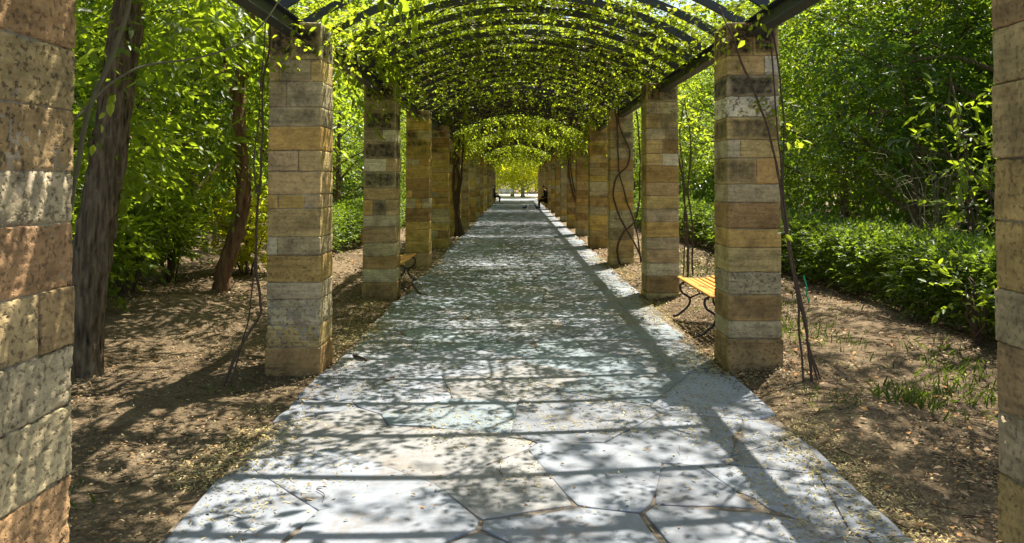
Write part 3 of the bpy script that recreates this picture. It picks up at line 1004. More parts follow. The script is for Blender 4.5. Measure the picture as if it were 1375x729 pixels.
    for (t, y) in [(0.05, 10.0), (0.12, 10.2), (-0.32, 8.9), (-0.30, 9.1), (-0.1, 11.6), (0.45, 10.4), (0.5, 11.2), (0.3, 12.4), (-0.5, 12.0), (0.62, 9.0), (0.2, 8.3), (-0.2, 13.1)]:
        x, z = arch(np.array([t]))
        for q in range(7):
            c = np.array([x[0], y, z[0] - 0.02]) + g.normal(0, 0.035, 3)
            a = g.uniform(0, 6.28, 5)
            D = np.stack([np.cos(a), np.sin(a), np.full(5, -0.3)], 1)
            leaves(fl, np.tile(c, (5, 1)), D, np.tile([0, 0, 1.0], (5, 1)), np.full(5, 0.03), 0.38, np.full(5, 0.5))
    fo = fl.build('vine_blossom_sprinkle', M['flower'])
    tag(fo, 'small white blossoms sprinkled through the vine canopy', None, None, 'stuff')
canopy()

# ------------------------------------------------------------------ trees and shrubs
def make_limbs(g, H, hb, Rr, nl, lean=(0, 0), r0=0.16, up=0.55):
    """trunk polyline, list of limb polylines with radii, clump points"""
    zz = np.linspace(0, H * 0.82, 9)
    wob = np.cumsum(g.normal(0, 0.05 * H / 8, (9, 2)), 0) * (zz / H)[:, None]
    tr = np.stack([lean[0] * zz + wob[:, 0], lean[1] * zz + wob[:, 1], zz], 1)
    tr = curve(tr, 22)
    trr = np.interp(tr[:, 2], [0, 0.25, H * 0.82], [r0 * 1.35, r0, r0 * 0.25])
    limbs, clumps = [], []
    for k in range(nl):
        h = hb + (H * 0.8 - hb) * ((k + g.uniform(0, 0.8)) / nl)
        i = int(np.argmin(np.abs(tr[:, 2] - h)))
        a = k * 2.4 + g.uniform(-0.5, 0.5)
        fr = (h - hb) / max(H - hb, 0.1)
        reach = Rr * (0.65 + 0.5 * math.sin(math.pi * min(1, 0.25 + fr * 0.8))) * g.uniform(0.75, 1.1)
        d = np.array([math.cos(a), math.sin(a), 0])
        P0 = tr[i]
        rise = up * reach * g.uniform(0.4, 1.2)
        P = curve(np.array([P0, P0 + d * reach * 0.35 + [0, 0, rise * 0.55], P0 + d * reach * 0.7 + [0, 0, rise * 0.85] + g.normal(0, 0.1 * reach, 3), P0 + d * reach + [0, 0, rise]]), 12)
        limbs.append((P, np.linspace(trr[i] * 0.5, trr[i] * 0.1 + 0.004, 12)))
        for q in range(3):
            j = g.integers(4, 11)
            dd = unit(d + g.normal(0, 0.8, 3)); dd[2] = dd[2] * 0.7 + 0.1
            Ls = reach * g.uniform(0.25, 0.5)
            Q = curve(np.array([P[j], P[j] + dd * Ls * 0.5 + [0, 0, 0.06 * Ls], P[j] + dd * Ls + g.normal(0, 0.05, 3)]), 6)
            limbs.append((Q, np.linspace(trr[i] * 0.16 + 0.003, 0.004, 6)))
            clumps += [Q[-1], Q[3]]
        clumps += [P[-1], P[8], P[5]]
    clumps += [tr[-1], tr[-4], tr[-1] + [0, 0, H * 0.1]]
    return tr, trr, limbs, np.array(clumps)

def tree(name, label, cat, loc, seed, H, hb, Rr, nl, nleaf, leaf, mats, lean=(0, 0), r0=0.16, wr=0.22, m=7, droop=0.35, clump=0.55, rz=0.0, group=None, up=0.55, tint=0.45, fold=0.25, trunk_path=None, sides=14, extra=None):
    g = rng(seed)
    t = thing(name, label, cat, loc, rz, group)
    tr, trr, limbs, cl = make_limbs(g, H, hb, Rr, nl, lean, r0, up)
    if trunk_path is not None:
        tr = curve(np.array(trunk_path), 30)
        trr = np.interp(tr[:, 2], [0, 0.25, tr[-1, 2]], [r0 * 1.3, r0, r0 * 0.55])
    b = MB()
    if sides > 10 and r0 > 0.05:
        tr2 = curve(tr, 260)
        trr2 = np.interp(np.linspace(0, 1, 260), np.linspace(0, 1, len(trr)), trr)
        b.add(*tube(tr2, trr2, 64, 0.26, seed, 7.0, seed == 1))
    else:
        b.add(*tube(tr, trr, sides, 0.1, seed, 3.0))
    for P, r in limbs:
        b.add(*tube(P, r, 6, 0.1, seed, 4.0))
    b.build('trunk', mats[0], t)
    c = MB()
    n = nleaf // m
    if extra is not None:
        cl = np.vstack([cl, np.array(extra)])
    ci = g.integers(0, len(cl), n)
    sc = clump * g.uniform(0.5, 1.3, len(cl))
    off = unit(g.normal(0, 1, (n, 3))) * (sc[ci] * g.random(n) ** 0.45)[:, None]
    off[:, 2] *= 0.7
    O = cl[ci] + off
    O[:, 2] = np.maximum(O[:, 2], 0.15)
    A = unit(off) + g.normal(0, 0.35, (n, 3)); A[:, 2] *= 0.6
    ct = g.normal(0, 0.16, len(cl))
    sprays(c, O, A, g, m, leaf * 3.6, leaf, wr, tint + ct[ci], droop, 0.6, fold, 0.2, tvar=0.12)
    c.build('crown', mats[1], t)
    return t

BK, BR, BP = M['bark'], M['bark_red'], M['bark_pale']
WG = 'trees of the surrounding park'
# left side
tree('broadleaf_tree', 'thick dark-barked leaning tree trunk close behind the pillar at the left picture edge', 'tree', (-3.53, 6.35, -0.05), 1, 9.5, 3.3, 2.6, 13, 20000, 0.12, (BK, M['leaf_tree']),
     r0=0.138, group=WG, tint=0.6, lean=(0.125, 0.0), clump=0.6, extra=3 * [(0.2, 0.4, 2.5), (0.5, 0.3, 2.9), (0.3, -0.5, 3.0), (0.9, 0.5, 3.3), (-0.2, 0.6, 2.2), (0.1, 0.7, 1.9)] + [(0.2 + 0.3 * (k % 5), -0.9 + 0.3 * (k // 5), 4.2 + 0.35 * ((k * 7) % 4)) for k in range(20)])  # last clumps hang out of view, added to shade the near left dirt
tree('broadleaf_tree', 'slender reddish curved tree trunk with drooping narrow leaves, on the sunny left bank', 'tree', (-3.92, 10.5, 0.0), 2, 6.2, 2.5, 1.7, 9, 10000, 0.15, (BR, M['leaf_tree']),
     trunk_path=[(0, 0, -0.05), (0.05, 0, 0.4), (0.22, 0, 0.9), (0.30, 0, 1.5), (0.24, 0, 2.1), (0.20, 0.1, 2.9), (0.3, 0.2, 3.6), (0.2, 0.2, 4.8)], r0=0.105, wr=0.17, droop=0.75, group=WG, tint=0.5, clump=0.5,
     extra=[(0.0, -0.1, 2.0), (-0.3, 0.0, 2.2), (0.4, -0.2, 2.1), (0.3, 0, 1.7), (-0.5, 0.2, 2.6), (-0.8, 0.1, 2.4), (0.5, 0.1, 2.5)])
protoA = tree('broadleaf_tree', 'tall leafy tree in the wood behind the red trunk', 'tree', (-6.6, 14.0, 0), 3, 9.0, 1.4, 3.0, 18, 22000, 0.13, (BK, M['leaf_tree']), r0=0.15, group=WG, tint=0.62, clump=0.75)
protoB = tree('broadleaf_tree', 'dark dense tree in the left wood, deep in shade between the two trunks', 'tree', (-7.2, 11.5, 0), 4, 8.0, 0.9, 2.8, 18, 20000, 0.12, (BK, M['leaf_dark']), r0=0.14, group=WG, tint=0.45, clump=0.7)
protoC = tree('shrubby_tree', 'big shrubby tree with light green leaves reaching down to the hedge on the right', 'tree', (7.9, 19.0, 0), 5, 7.5, 0.7, 2.7, 20, 24000, 0.105, (BK, M['leaf_tree']), r0=0.10, group=WG, tint=0.55, clump=0.7, droop=0.25)
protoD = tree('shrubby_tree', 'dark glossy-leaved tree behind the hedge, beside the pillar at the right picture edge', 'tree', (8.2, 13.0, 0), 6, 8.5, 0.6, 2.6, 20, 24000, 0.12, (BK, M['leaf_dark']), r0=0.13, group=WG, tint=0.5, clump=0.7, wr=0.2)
ex = rng(55)  # crown clumps out of view, placed to shade the near path and right dirt
over = ([(ex.uniform(-4.9, -3.7), ex.uniform(-3.1, -2.2), ex.uniform(7.4, 8.2)) for k in range(10)]
        + [(ex.uniform(-3.4, -1.8), ex.uniform(-3.6, -2.0), ex.uniform(5.7, 7.0)) for k in range(22)] * 2
        + [(ex.uniform(-4.2, -2.4), ex.uniform(-1.2, 1.5), ex.uniform(7.0, 8.6)) for k in range(14)])
tree('broadleaf_tree', 'tall leafy tree leaning over the dirt strip on the right', 'tree', (6.6, 9.2, 0), 7, 10.5, 4.2, 2.6, 14, 16000, 0.12, (BK, M['leaf_tree']), r0=0.16, group=WG, tint=0.55, clump=0.55, lean=(-0.05, 0.0), extra=over)
for proto, x, y, rz, sc, lab in [
        (protoA, -6.2, 20.5, 2.0, 1.0, 'leafy tree seen between the first two left pillars'),
        (protoA, -10.5, 17.5, 4.0, 1.25, 'tallest tree at the back of the left wood'),
        (protoB, -9.0, 22.0, 1.0, 1.2, 'dark tree far back in the left wood behind the hedge'),
        (protoC, -6.3, 28.0, 0.6, 1.05, 'light green tree beyond the left hedge, seen past the second pillar'),
        (protoA, -6.6, 37.0, 3.0, 1.0, 'leafy tree halfway along behind the left hedge'),
        (protoC, -6.4, 47.0, 5.0, 1.0, 'light green tree behind the far half of the left hedge'),
        (protoA, -6.6, 57.0, 1.4, 1.0, 'leafy tree behind the far end of the left hedge'),
        (protoB, -8.0, 7.2, 0.4, 1.0, 'dark tree hidden behind the thick leaning trunk'),
        (protoC, 7.9, 15.6, 2.4, 1.0, 'light green shrubby tree filling the gap beside the white-banded pillar'),
        (protoD, 10.2, 16.0, 1.0, 1.25, 'tall dark tree at the back of the right wood'),
        (protoA, 10.8, 21.5, 4.6, 1.2, 'tall light tree at the back of the right wood'),
        (protoC, 7.9, 24.0, 5.0, 1.0, 'light green shrubby tree behind the right hedge, beyond the near bench'),
        (protoA, 8.2, 30.0, 0.0, 1.0, 'leafy tree behind the right hedge, seen past the second pillar'),
        (protoC, 6.6, 37.0, 1.6, 1.0, 'shrubby tree halfway along behind the right hedge'),
        (protoA, 6.8, 46.0, 2.8, 1.0, 'leafy tree behind the far half of the right hedge'),
        (protoC, 6.6, 56.0, 4.0, 1.0, 'shrubby tree behind the far end of the right hedge')]:
    dup(proto, (x, y, 0), rz, sc, lab, WG)
# shrubs of the left understory
def shrub(name, label, loc, seed, H, Rr, nleaf, leaf, lm, wr=0.2, stems=7, tint=0.5, group='shrubs under the trees', m=7, droop=0.2, stemmat=None):
    g = rng(seed)
    t = thing(name, label, 'shrub', loc, 0, group)
    b = MB(); tips = []
    for k in range(stems):
        a = g.uniform(0, 6.28); r = Rr * g.uniform(0.2, 0.9)
        P = curve(np.array([[math.cos(a) * r * 0.15, math.sin(a) * r * 0.15, -0.06], [math.cos(a) * r * 0.4, math.sin(a) * r * 0.4, H * 0.4], [math.cos(a) * r, math.sin(a) * r, H * g.uniform(0.7, 1.0)]]) , 9)
        P[1:-1] += g.normal(0, 0.025, (7, 3))
        b.add(*tube(P, np.linspace(0.016, 0.005, 9) * g.uniform(0.7, 1.3), 5))
        tips += [P[-1], P[-3], P[-5]]
    b.build('stems', stemmat or M['stem'], t)
    tips = np.array(tips)
    n = nleaf // m
    ci = g.integers(0, len(tips), n)
    off = unit(g.normal(0, 1, (n, 3))) * (0.28 * Rr + 0.12) * (g.random(n) ** 0.5)[:, None]
    A = unit(off) + np.array([0, 0, 0.3])
    c = MB()
    sprays(c, np.maximum(tips[ci] + off, [-9, -9, 0.1]), A, g, m, leaf * 2.6, leaf, wr, np.full(n, tint), droop, 0.6, tvar=0.18)
    c.build('foliage', lm, t)
    return t
lab = ['low laurel shrub at the foot of the thick leaning trunk', 'laurel shrub with glossy leaves between the thick trunk and the red trunk', 'leggy laurel shrub nearest the red trunk on its shaded side',
       'shaded shrub behind the laurels in the left wood', 'tall shaded shrub in the dark gap of the left wood']
for k, (x, y, H, Rr, nl, tn) in enumerate([(-4.55, 8.3, 1.15, 0.5, 2200, .5), (-4.75, 9.6, 1.5, 0.65, 3200, .62), (-4.9, 11.3, 1.4, 0.6, 3000, .55), (-6.2, 10.3, 1.7, 0.8, 3600, .4), (-6.0, 12.6, 2.0, 0.9, 4200, .5)]):
    shrub('laurel_shrub', lab[k], (x, y, float(ground_z(x, y))), 60 + k, H, Rr, nl, 0.115, M['leaf_tree'], 0.2, 9, tn)
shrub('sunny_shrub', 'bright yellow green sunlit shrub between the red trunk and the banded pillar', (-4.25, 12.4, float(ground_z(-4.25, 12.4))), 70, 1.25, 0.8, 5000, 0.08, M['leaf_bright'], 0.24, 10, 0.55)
shrub('leafy_sapling', 'large-leaved sapling at the near end of the clipped hedge', (4.15, 7.1, float(ground_z(4.15, 7.1))), 71, 0.62, 0.26, 170, 0.085, M['leaf_tree'], 0.24, 8, 0.4)
shrub('leafy_sapling', 'tall sparse sapling with yellowish leaves standing behind the near hedge', (5.6, 9.4, 0.1), 72, 2.8, 0.7, 520, 0.13, M['leaf_tree'], 0.2, 6, 0.55)

def bare_shrub(label, loc, seed, H, Rr, n):
    g = rng(seed)
    t = thing('bare_shrub', label, 'shrub', loc, 0)
    b = MB()
    for k in range(n):
        a = g.uniform(0, 6.28); r = Rr * g.uniform(0.3, 1.0)
        d = np.array([math.cos(a) * r, math.sin(a) * r, 0])
        P = curve(np.array([d * 0.05 + [0, 0, -0.05], d * 0.35 + [0, 0, H * 0.45] + g.normal(0, .06, 3), d * 0.75 + [0, 0, H * 0.75] + g.normal(0, .08, 3), d * 1.1 + [0, 0, H * g.uniform(0.7, 1.05)]]), 14)
        b.add(*tube(P, np.linspace(0.012, 0.003, 14), 5))
        for q in range(4):
            j = g.integers(5, 13)
            Q = curve(np.array([P[j], P[j] + g.normal(0, 0.14, 3) + [0, 0, .06], P[j] + g.normal(0, 0.28, 3) + [0, 0, .1]]), 6)
            b.add(*tube(Q, np.linspace(0.005, 0.002, 6), 4))
    b.build('twigs', M['stem_green'], t)
bare_shrub('leafless tangle of pale twigs sticking up behind the near hedge', (5.45, 10.2, 0.1), 75, 1.9, 0.75, 12)
bare_shrub('leafless pale twigs in the shade between the thick trunk and the laurels', (-5.3, 9.4, 0.1), 76, 2.2, 0.6, 7)

# ------------------------------------------------------------------ clipped hedges
def hedge(label, x0, x1, y0, y1, h, seed):
    g = rng(seed)
    t = thing('clipped_hedge', label, 'hedge', ((x0 + x1) / 2, (y0 + y1) / 2, 0), 0, 'clipped hedges along the pergola')
    cx, cy = (x0 + x1) / 2, (y0 + y1) / 2
    b = MB()
    n_st = int((min(y1, y0 + 26) - y0) / 0.10)
    for k in range(n_st):
        y = y0 + (k + g.random()) * 0.10
        x = g.uniform(x0 + 0.3, x1 - 0.3)
        z = float(ground_z(x, y))
        P = curve(np.array([[x - cx, y - cy, z - 0.05], [x - cx + g.normal(0, .05), y - cy + g.normal(0, .05), h * 0.4], [x - cx + g.normal(0, .12), y - cy + g.normal(0, .12), h * 0.85]]), 6)
        b.add(*tube(P, np.linspace(0.014, 0.005, 6), 5))
    b.build('stems', M['stem'], t)
    c = MB()
    for (a0, a1, dens, leaf) in [(y0, min(y0 + 7, y1), 1500, 0.055), (min(y0 + 7, y1), min(y0 + 18, y1), 700, 0.075), (min(y0 + 18, y1), y1, 170, 0.13)]:
        if a1 - a0 < 0.1: continue
        n = int((a1 - a0) * dens)
        y = g.uniform(a0, a1, n)
        u = g.random(n)
        w = x1 - x0
        # points on the shell: both faces and the top, plus some inside
        face = g.choice(4, n, p=[0.36, 0.16, 0.34, 0.14])
        xx = np.where(face == 0, x0, np.where(face == 1, x1, x0 + w * u)) + g.normal(0, 0.07, n)
        zz = np.where(face == 2, h, 0.18 + (h - 0.18) * u ** 0.8) + g.normal(0, 0.05, n)
        zz = np.where(face == 3, 0.2 + (h - 0.2) * g.random(n), zz)
        bump = (fbm(np.stack([xx * 1.4, y * 1.4, zz * 1.4], 1), seed, 3) - 0.5)
        xx += np.where(face == 0, -bump * 0.28, np.where(face == 1, bump * 0.28, 0))
        zz += np.where(face == 2, bump * 0.20, 0) + 0.06 * (fbm(np.stack([xx, y * 0.5, zz * 0], 1), seed + 3, 2) - 0.5)
        O = np.stack([xx - cx, y - cy, np.maximum(zz, 0.12)], 1)
        A = np.stack([np.where(face == 0, -1.0, np.where(face == 1, 1.0, 0)), np.zeros(n), np.where(face == 2, 1.0, 0.35)], 1) + g.normal(0, 0.5, (n, 3))
        tint = 0.42 + 0.5 * (fbm(O * 1.7, seed + 9, 2) - 0.5) + g.normal(0, 0.12, n)
        sprays(c, O, A, g, 6, leaf * 2.6, leaf, 0.26, tint, 0.15, 0.5, tvar=0.15)
    c.build('foliage', M['leaf_hedge'], t)
    return t
hedge('low clipped green hedge along the right-hand dirt strip', 4.4, 5.15, 5.0, 62, 0.78, 81)
hedge('shaded clipped hedge seen behind the left pillars', -4.7, -3.75, 15.5, 62, 0.82, 82)

# ------------------------------------------------------------------ far woods and the end of the walk
def far_wood():
    g = rng(90)
    c = MB()
    spots = []
    for k in range(420):
        sd = -1 if k % 2 else 1
        spots.append((sd * g.uniform(10.5, 20), g.uniform(6, 80), g.uniform(1.8, 3.0), g.uniform(6, 13)))
    for k in range(90):
        spots.append((g.uniform(-26, 26), g.uniform(96, 110), 3.4, g.uniform(6, 13)))
    for (x, y, r, h) in spots:
        n = 150
        d = unit(g.normal(0, 1, (n, 3)))
        O = np.array([x, y, h * 0.5]) + d * np.array([r, r, h * 0.5]) * (g.random(n) ** 0.4)[:, None]
        O[:, 2] = np.maximum(O[:, 2], 0.2)
        sprays(c, O, d + g.normal(0, .3, (n, 3)), g, 5, 0.9, 0.34, 0.24, np.full(n, g.uniform(0.25, 0.7)), 0.4, 0.6)
    o = c.build('distant_woodland', M['leaf_dark'])  # dark leaf colour carries the deep shade of the wood
    tag(o, 'distant mass of park woodland closing off both sides', None, None, 'stuff')
far_wood()
_g = rng(8)
FX = [(_g.uniform(-2.6, 2.6), _g.uniform(-2.5, 0.5), _g.uniform(1.7, 4.2)) for k in range(45)]
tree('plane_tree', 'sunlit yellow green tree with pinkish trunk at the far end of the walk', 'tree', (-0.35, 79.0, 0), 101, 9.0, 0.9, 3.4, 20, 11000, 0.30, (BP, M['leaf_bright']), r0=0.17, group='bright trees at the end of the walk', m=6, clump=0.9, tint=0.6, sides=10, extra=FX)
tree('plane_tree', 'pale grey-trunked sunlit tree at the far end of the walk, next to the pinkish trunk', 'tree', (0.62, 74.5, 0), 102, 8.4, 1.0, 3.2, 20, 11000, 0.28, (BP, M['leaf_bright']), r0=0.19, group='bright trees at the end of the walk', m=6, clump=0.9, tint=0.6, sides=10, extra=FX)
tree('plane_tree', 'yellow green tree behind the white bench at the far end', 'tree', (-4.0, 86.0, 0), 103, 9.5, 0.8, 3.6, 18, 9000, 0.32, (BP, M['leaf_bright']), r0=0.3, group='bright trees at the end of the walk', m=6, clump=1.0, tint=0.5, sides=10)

# ------------------------------------------------------------------ benches
def make_bench(label, loc, rz, L=1.55, wood='yellow_wood', group='garden benches between the pillars'):
    """bench along its local x, facing local -y"""
    t = thing('garden_bench', label, 'bench', loc, rz, group)
    b = MB()
    ys_ = np.linspace(-0.22, 0.17, 7)
    for k, yy in enumerate(ys_):
        z = 0.430 - 0.030 * (1 - ((k - 2.6) / 3.5) ** 2) + (0.006 if k == 0 else 0)
        b.add(*bbox((0, yy, z), (L, 0.052, 0.022), 0.006))
    b.build('seat', M[wood], t, smooth=False)
    b = MB()
    for k in range(5):
        z = 0.52 + k * 0.072
        y = 0.225 + k * 0.022
        V, F = bbox((0, 0, 0), (L, 0.02, 0.056), 0.006)
        a = R(-16)
        V = V @ np.array([[1, 0, 0], [0, math.cos(a), -math.sin(a)], [0, math.sin(a), math.cos(a)]]).T + np.array([0, y, z])
        b.add(V, F)
    b.build('backrest', M[wood], t, smooth=False)
    for sx in (-L / 2 + 0.22, L / 2 - 0.22):
        b = MB()
        def rod(pts, r=0.013):
            P = curve(np.array([(sx, p[0], p[1]) for p in pts]), 26)
            b.add(*tube(P, r, 7))
        rod([(-0.20, 0.400), (0.02, 0.385), (0.18, 0.410), (0.245, 0.50), (0.33, 0.84)])                       # seat rail and back post
        rod([(-0.20, 0.400), (-0.255, 0.36), (-0.24, 0.28), (-0.15, 0.21), (-0.17, 0.12), (-0.29, 0.02), (-0.34, 0.012)])   # front leg, s-curve
        rod([(0.15, 0.400), (0.20, 0.30), (0.12, 0.21), (0.15, 0.11), (0.25, 0.02), (0.30, 0.012)])          # rear leg
        rod([(-0.15, 0.21), (-0.04, 0.26), (0.05, 0.25), (0.12, 0.21)], 0.010)                                # brace
        rod([(-0.02, 0.255), (-0.06, 0.30), (-0.02, 0.35), (0.04, 0.34), (0.05, 0.29), (0.02, 0.28)], 0.007)  # scroll
        b.build('leg', M['iron'], t)
    return t
gz = lambda x, y: float(ground_z(x, y))
make_bench('yellow slatted bench with curly iron legs between the near right-hand pillars', (2.12, 8.42, 0.02), -math.pi / 2, 1.6)
make_bench('yellow slatted bench half hidden behind the grey left pillar', (-1.80, 11.55, 0.0), math.pi / 2, 1.6)
make_bench('shaded yellow bench under the dark-clothed seated person', (1.98, 43.6, 0.0), -math.pi / 2, 1.6)
make_bench('shaded yellow bench under the purple-clothed seated person', (-1.90, 55.8, 0.0), math.pi / 2, 1.6)
make_bench('white slatted bench in the sun at the far end of the walk', (-0.95, 71.5, 0.03), 0.0, 1.3, 'white_paint')

# ------------------------------------------------------------------ climbing vines on and beside the pillars
VG = 'climbing vines growing up the pergola'
def vine(label, stems, mat='stem', foliage=None, rs=0.012, extra=None):
    """stems: list of (points, radius)"""
    p0 = np.array(stems[0][0][0], float)
    t = thing('climbing_vine', label, 'vine', tuple(p0 * np.array([1, 1, 0])), 0, VG)
    base = np.array([p0[0], p0[1], 0])
    for k, (P, r) in enumerate(stems):
        C = curve(np.array(P, float) - base, max(20, 8 * len(P)))
        wob = np.stack([fbm(C * 3.0 + k * 5, 3, 2), fbm(C * 3.0 + 9 + k * 5, 5, 2), np.full(len(C), 0.5)], 1) - 0.5
        b = MB(); b.add(*tube(C + wob * 0.05, np.linspace(r, r * 0.65, len(C)), 9, 0.42, k, 9.0))
        b.build('stem', M[mat], t)
    if foliage:
        g = rng(int(abs(p0[0]) * 100))
        b = MB()
        for (c, rad, n, lf) in foliage:
            O = np.array(c) - base + g.normal(0, 1, (n, 3)) * np.array(rad)
            sprays(b, O, g.normal(0, 1, (n, 3)) * [1, 1, 0.5], g, 5, lf * 3.4, lf, 0.25, np.full(n, 0.6), 0.5, 0.5, tvar=0.15)
        b.build('foliage', M['leaf_vine'], t)
    return t
vine('thick greenish vine stems tied up beside the pitted pillar at the left picture edge',
     [([(-1.86, 3.12, 0.0), (-1.84, 3.10, 0.5), (-1.80, 3.08, 1.0), (-1.775, 3.06, 1.5), (-1.735, 3.06, 2.1), (-1.70, 3.05, 2.7), (-1.66, 3.05, 3.0)], 0.013),
      ([(-1.93, 3.25, 0.0), (-1.88, 3.22, 0.5), (-1.84, 3.2, 1.0), (-1.80, 3.2, 1.5), (-1.74, 3.22, 1.85), (-1.66, 3.25, 2.1), (-1.60, 3.28, 2.4), (-1.58, 3.3, 2.9)], 0.013),
      ([(-1.86, 3.2, 1.75), (-1.7, 3.5, 2.05), (-1.50, 3.75, 2.15), (-1.35, 4.0, 2.3), (-1.25, 4.2, 2.6), (-1.2, 4.3, 3.1)], 0.006)],
     'stem_green', [((-1.62, 3.6, 2.2), (0.1, 0.3, 0.25), 10, 0.05)])
vine('thin bent vine stems rising from the dirt to the left of the banded pillar',
     [([(-2.22, 6.05, 0.0), (-2.16, 6.15, 0.22), (-2.08, 6.2, 0.38), (-2.02, 6.25, 0.52), (-2.04, 6.28, 0.62), (-2.07, 6.3, 1.0), (-2.06, 6.35, 1.6), (-2.05, 6.4, 2.3), (-2.0, 6.4, 2.9)], 0.012),
      ([(-2.20, 6.10, 0.0), (-2.14, 6.2, 0.3), (-2.10, 6.25, 0.6), (-2.06, 6.3, 1.2), (-2.09, 6.35, 1.9), (-2.03, 6.4, 2.9)], 0.007),
      ([(-2.15, 6.02, 0.0), (-2.13, 6.1, 0.12), (-2.02, 6.2, 0.1), (-1.85, 6.3, 0.08)], 0.006)])
vine('bundle of tied canes arching across the white-banded pillar',
     [([(2.24, 5.95, 0.0), (2.19, 6.05, 0.5), (2.13, 6.12, 0.9), (2.09, 6.2, 1.4), (2.05, 6.25, 1.75), (1.92, 6.25, 2.2), (1.78, 6.28, 2.55), (1.72, 6.3, 2.75), (1.68, 6.5, 3.0)], 0.011),
      ([(2.28, 6.0, 0.0), (2.22, 6.1, 0.5), (2.16, 6.2, 0.95), (2.12, 6.25, 1.4), (2.14, 6.3, 2.0), (2.1, 6.4, 2.85)], 0.010),
      ([(2.17, 5.95, 0.0), (2.15, 6.05, 0.5), (2.13, 6.12, 0.95), (2.11, 6.2, 1.3), (2.09, 6.3, 1.9), (2.06, 6.4, 2.8)], 0.009),
      ([(2.31, 6.05, 0.02), (2.23, 6.1, 0.4), (2.14, 6.15, 1.0), (2.06, 6.2, 1.6)], 0.007)], 'stem', [((2.12, 6.35, 2.3), (0.06, 0.15, 0.4), 22, 0.06), ((1.7, 6.45, 2.75), (0.1, 0.1, 0.08), 10, 0.06)])
vine('slim upright vine stems growing behind the pillar at the far end of the near bench',
     [([(2.70, 12.4, 0.0), (2.68, 12.4, 0.6), (2.66, 12.4, 1.2), (2.62, 12.4, 1.6), (2.5, 12.4, 2.1), (2.35, 12.4, 2.6), (2.2, 12.4, 2.9)], 0.020),
      ([(2.78, 12.45, 0.0), (2.76, 12.4, 0.8), (2.70, 12.4, 1.5), (2.74, 12.4, 2.1), (2.66, 12.4, 2.9)], 0.015),
      ([(2.62, 12.35, 0.0), (2.64, 12.4, 0.7), (2.65, 12.4, 1.5), (2.58, 12.4, 2.2), (2.62, 12.4, 2.8)], 0.012)], 'stem', [((2.6, 12.4, 2.5), (0.2, 0.3, 0.3), 60, 0.075)])
yv = BACK0 + STEP * 3 - PD - 0.05
vine('two dark vine stems twisting round each other up a pillar beyond the near bench',
     [([(2.30, yv + .05, 0.0), (2.255, yv, 0.25), (2.153, yv, 0.844), (2.0, yv - .01, 1.26), (1.885, yv, 1.80), (1.85, yv, 2.3), (1.843, yv, 2.63), (1.8, yv, 2.9)], 0.016),
      ([(2.32, yv + .06, 0.0), (2.27, yv - .02, 0.2), (2.153, yv - .03, 0.43), (1.885, yv - .02, 0.90), (1.784, yv, 1.26), (1.826, yv, 1.62), (2.03, yv - .02, 1.86), (2.065, yv, 2.157), (1.95, yv, 2.45), (1.885, yv, 2.65), (1.86, yv, 2.9)], 0.018),
      ([(1.90, yv - .02, 0.0), (1.836, yv - .02, 0.31), (1.945, yv - .03, 0.61), (2.18, yv, 0.86), (2.27, yv + .1, 1.3), (2.28, yv + .1, 2.1), (2.2, yv + .1, 2.9)], 0.020)], 'stem')
y5 = BACK0 + STEP * 5 - PD - 0.05
vine('dark tangled vine with swollen roots at the foot of a shaded left pillar',
     [([(-1.72, y5, 0.0), (-1.66, y5 - .02, 0.3), (-1.64, y5, 0.7), (-1.70, y5, 1.1), (-1.62, y5, 1.5), (-1.70, y5, 2.1), (-1.60, y5, 2.9)], 0.05),
      ([(-1.58, y5 - .05, 0.0), (-1.60, y5 - .05, 0.35), (-1.66, y5, 0.75), (-1.60, y5, 1.3), (-1.54, y5, 2.0), (-1.5, y5, 2.9)], 0.045),
      ([(-1.64, y5 - .1, 0.0), (-1.68, y5 - .06, 0.3), (-1.72, y5 - .03, 0.6), (-1.74, y5, 0.9), (-1.78, y5, 1.6), (-1.7, y5, 2.8)], 0.05),
      ([(-1.52, y5 - .02, 0.0), (-1.57, y5 - .04, 0.2), (-1.63, y5 - .05, 0.5), (-1.68, y5, 0.8)], 0.06)], 'stem')
y7 = BACK0 + STEP * 6 - PD - 0.05
vine('dark vine stems slanting down across a far pillar of the right row',
     [([(2.1, y7, 0.0), (2.02, y7, 0.8), (1.9, y7 - .02, 1.2), (1.80, y7, 1.7), (1.76, y7, 2.2), (1.66, y7, 2.7), (1.6, y7, 3.0)], 0.03),
      ([(2.16, y7, 0.0), (2.08, y7, 0.9), (1.96, y7 - .02, 1.3), (1.84, y7, 1.9), (1.84, y7, 2.8)], 0.025)], 'stem', [((1.75, y7, 2.6), (0.2, 0.3, 0.2), 60, 0.09)])

# string that ties the canes
b = MB()
P = curve(np.array([(2.185, 6.02, 0.84), (2.20, 6.0, 0.76), (2.195, 5.99, 0.70), (2.215, 5.99, 0.64)]), 20)
b.add(*tube(P, 0.005, 6))
tag(b.build('garden_string', M['twine']), 'bright green string tied to the canes by the white-banded pillar', 'string', None, 'thing')

# ------------------------------------------------------------------ people and birds, far down the walk
def skin_mesh(name, verts, edges, radii, mat, parent, sub=2):
    me = bpy.data.meshes.new(name)
    me.from_pydata([tuple(v) for v in verts], edges, [])
    o = bpy.data.objects.new(name, me)
    COL.objects.link(o)
    sm = o.modifiers.new('skin', 'SKIN')
    for k, d in enumerate(me.skin_vertices[0].data):
        d.radius = (radii[k], radii[k])
        d.use_root = (k == 0)
    ss = o.modifiers.new('subsurf', 'SUBSURF')
    ss.levels = ss.render_levels = sub
    sm.use_smooth_shade = True
    me.materials.append(mat)
    if parent is not None:
        o.parent = parent
    return o

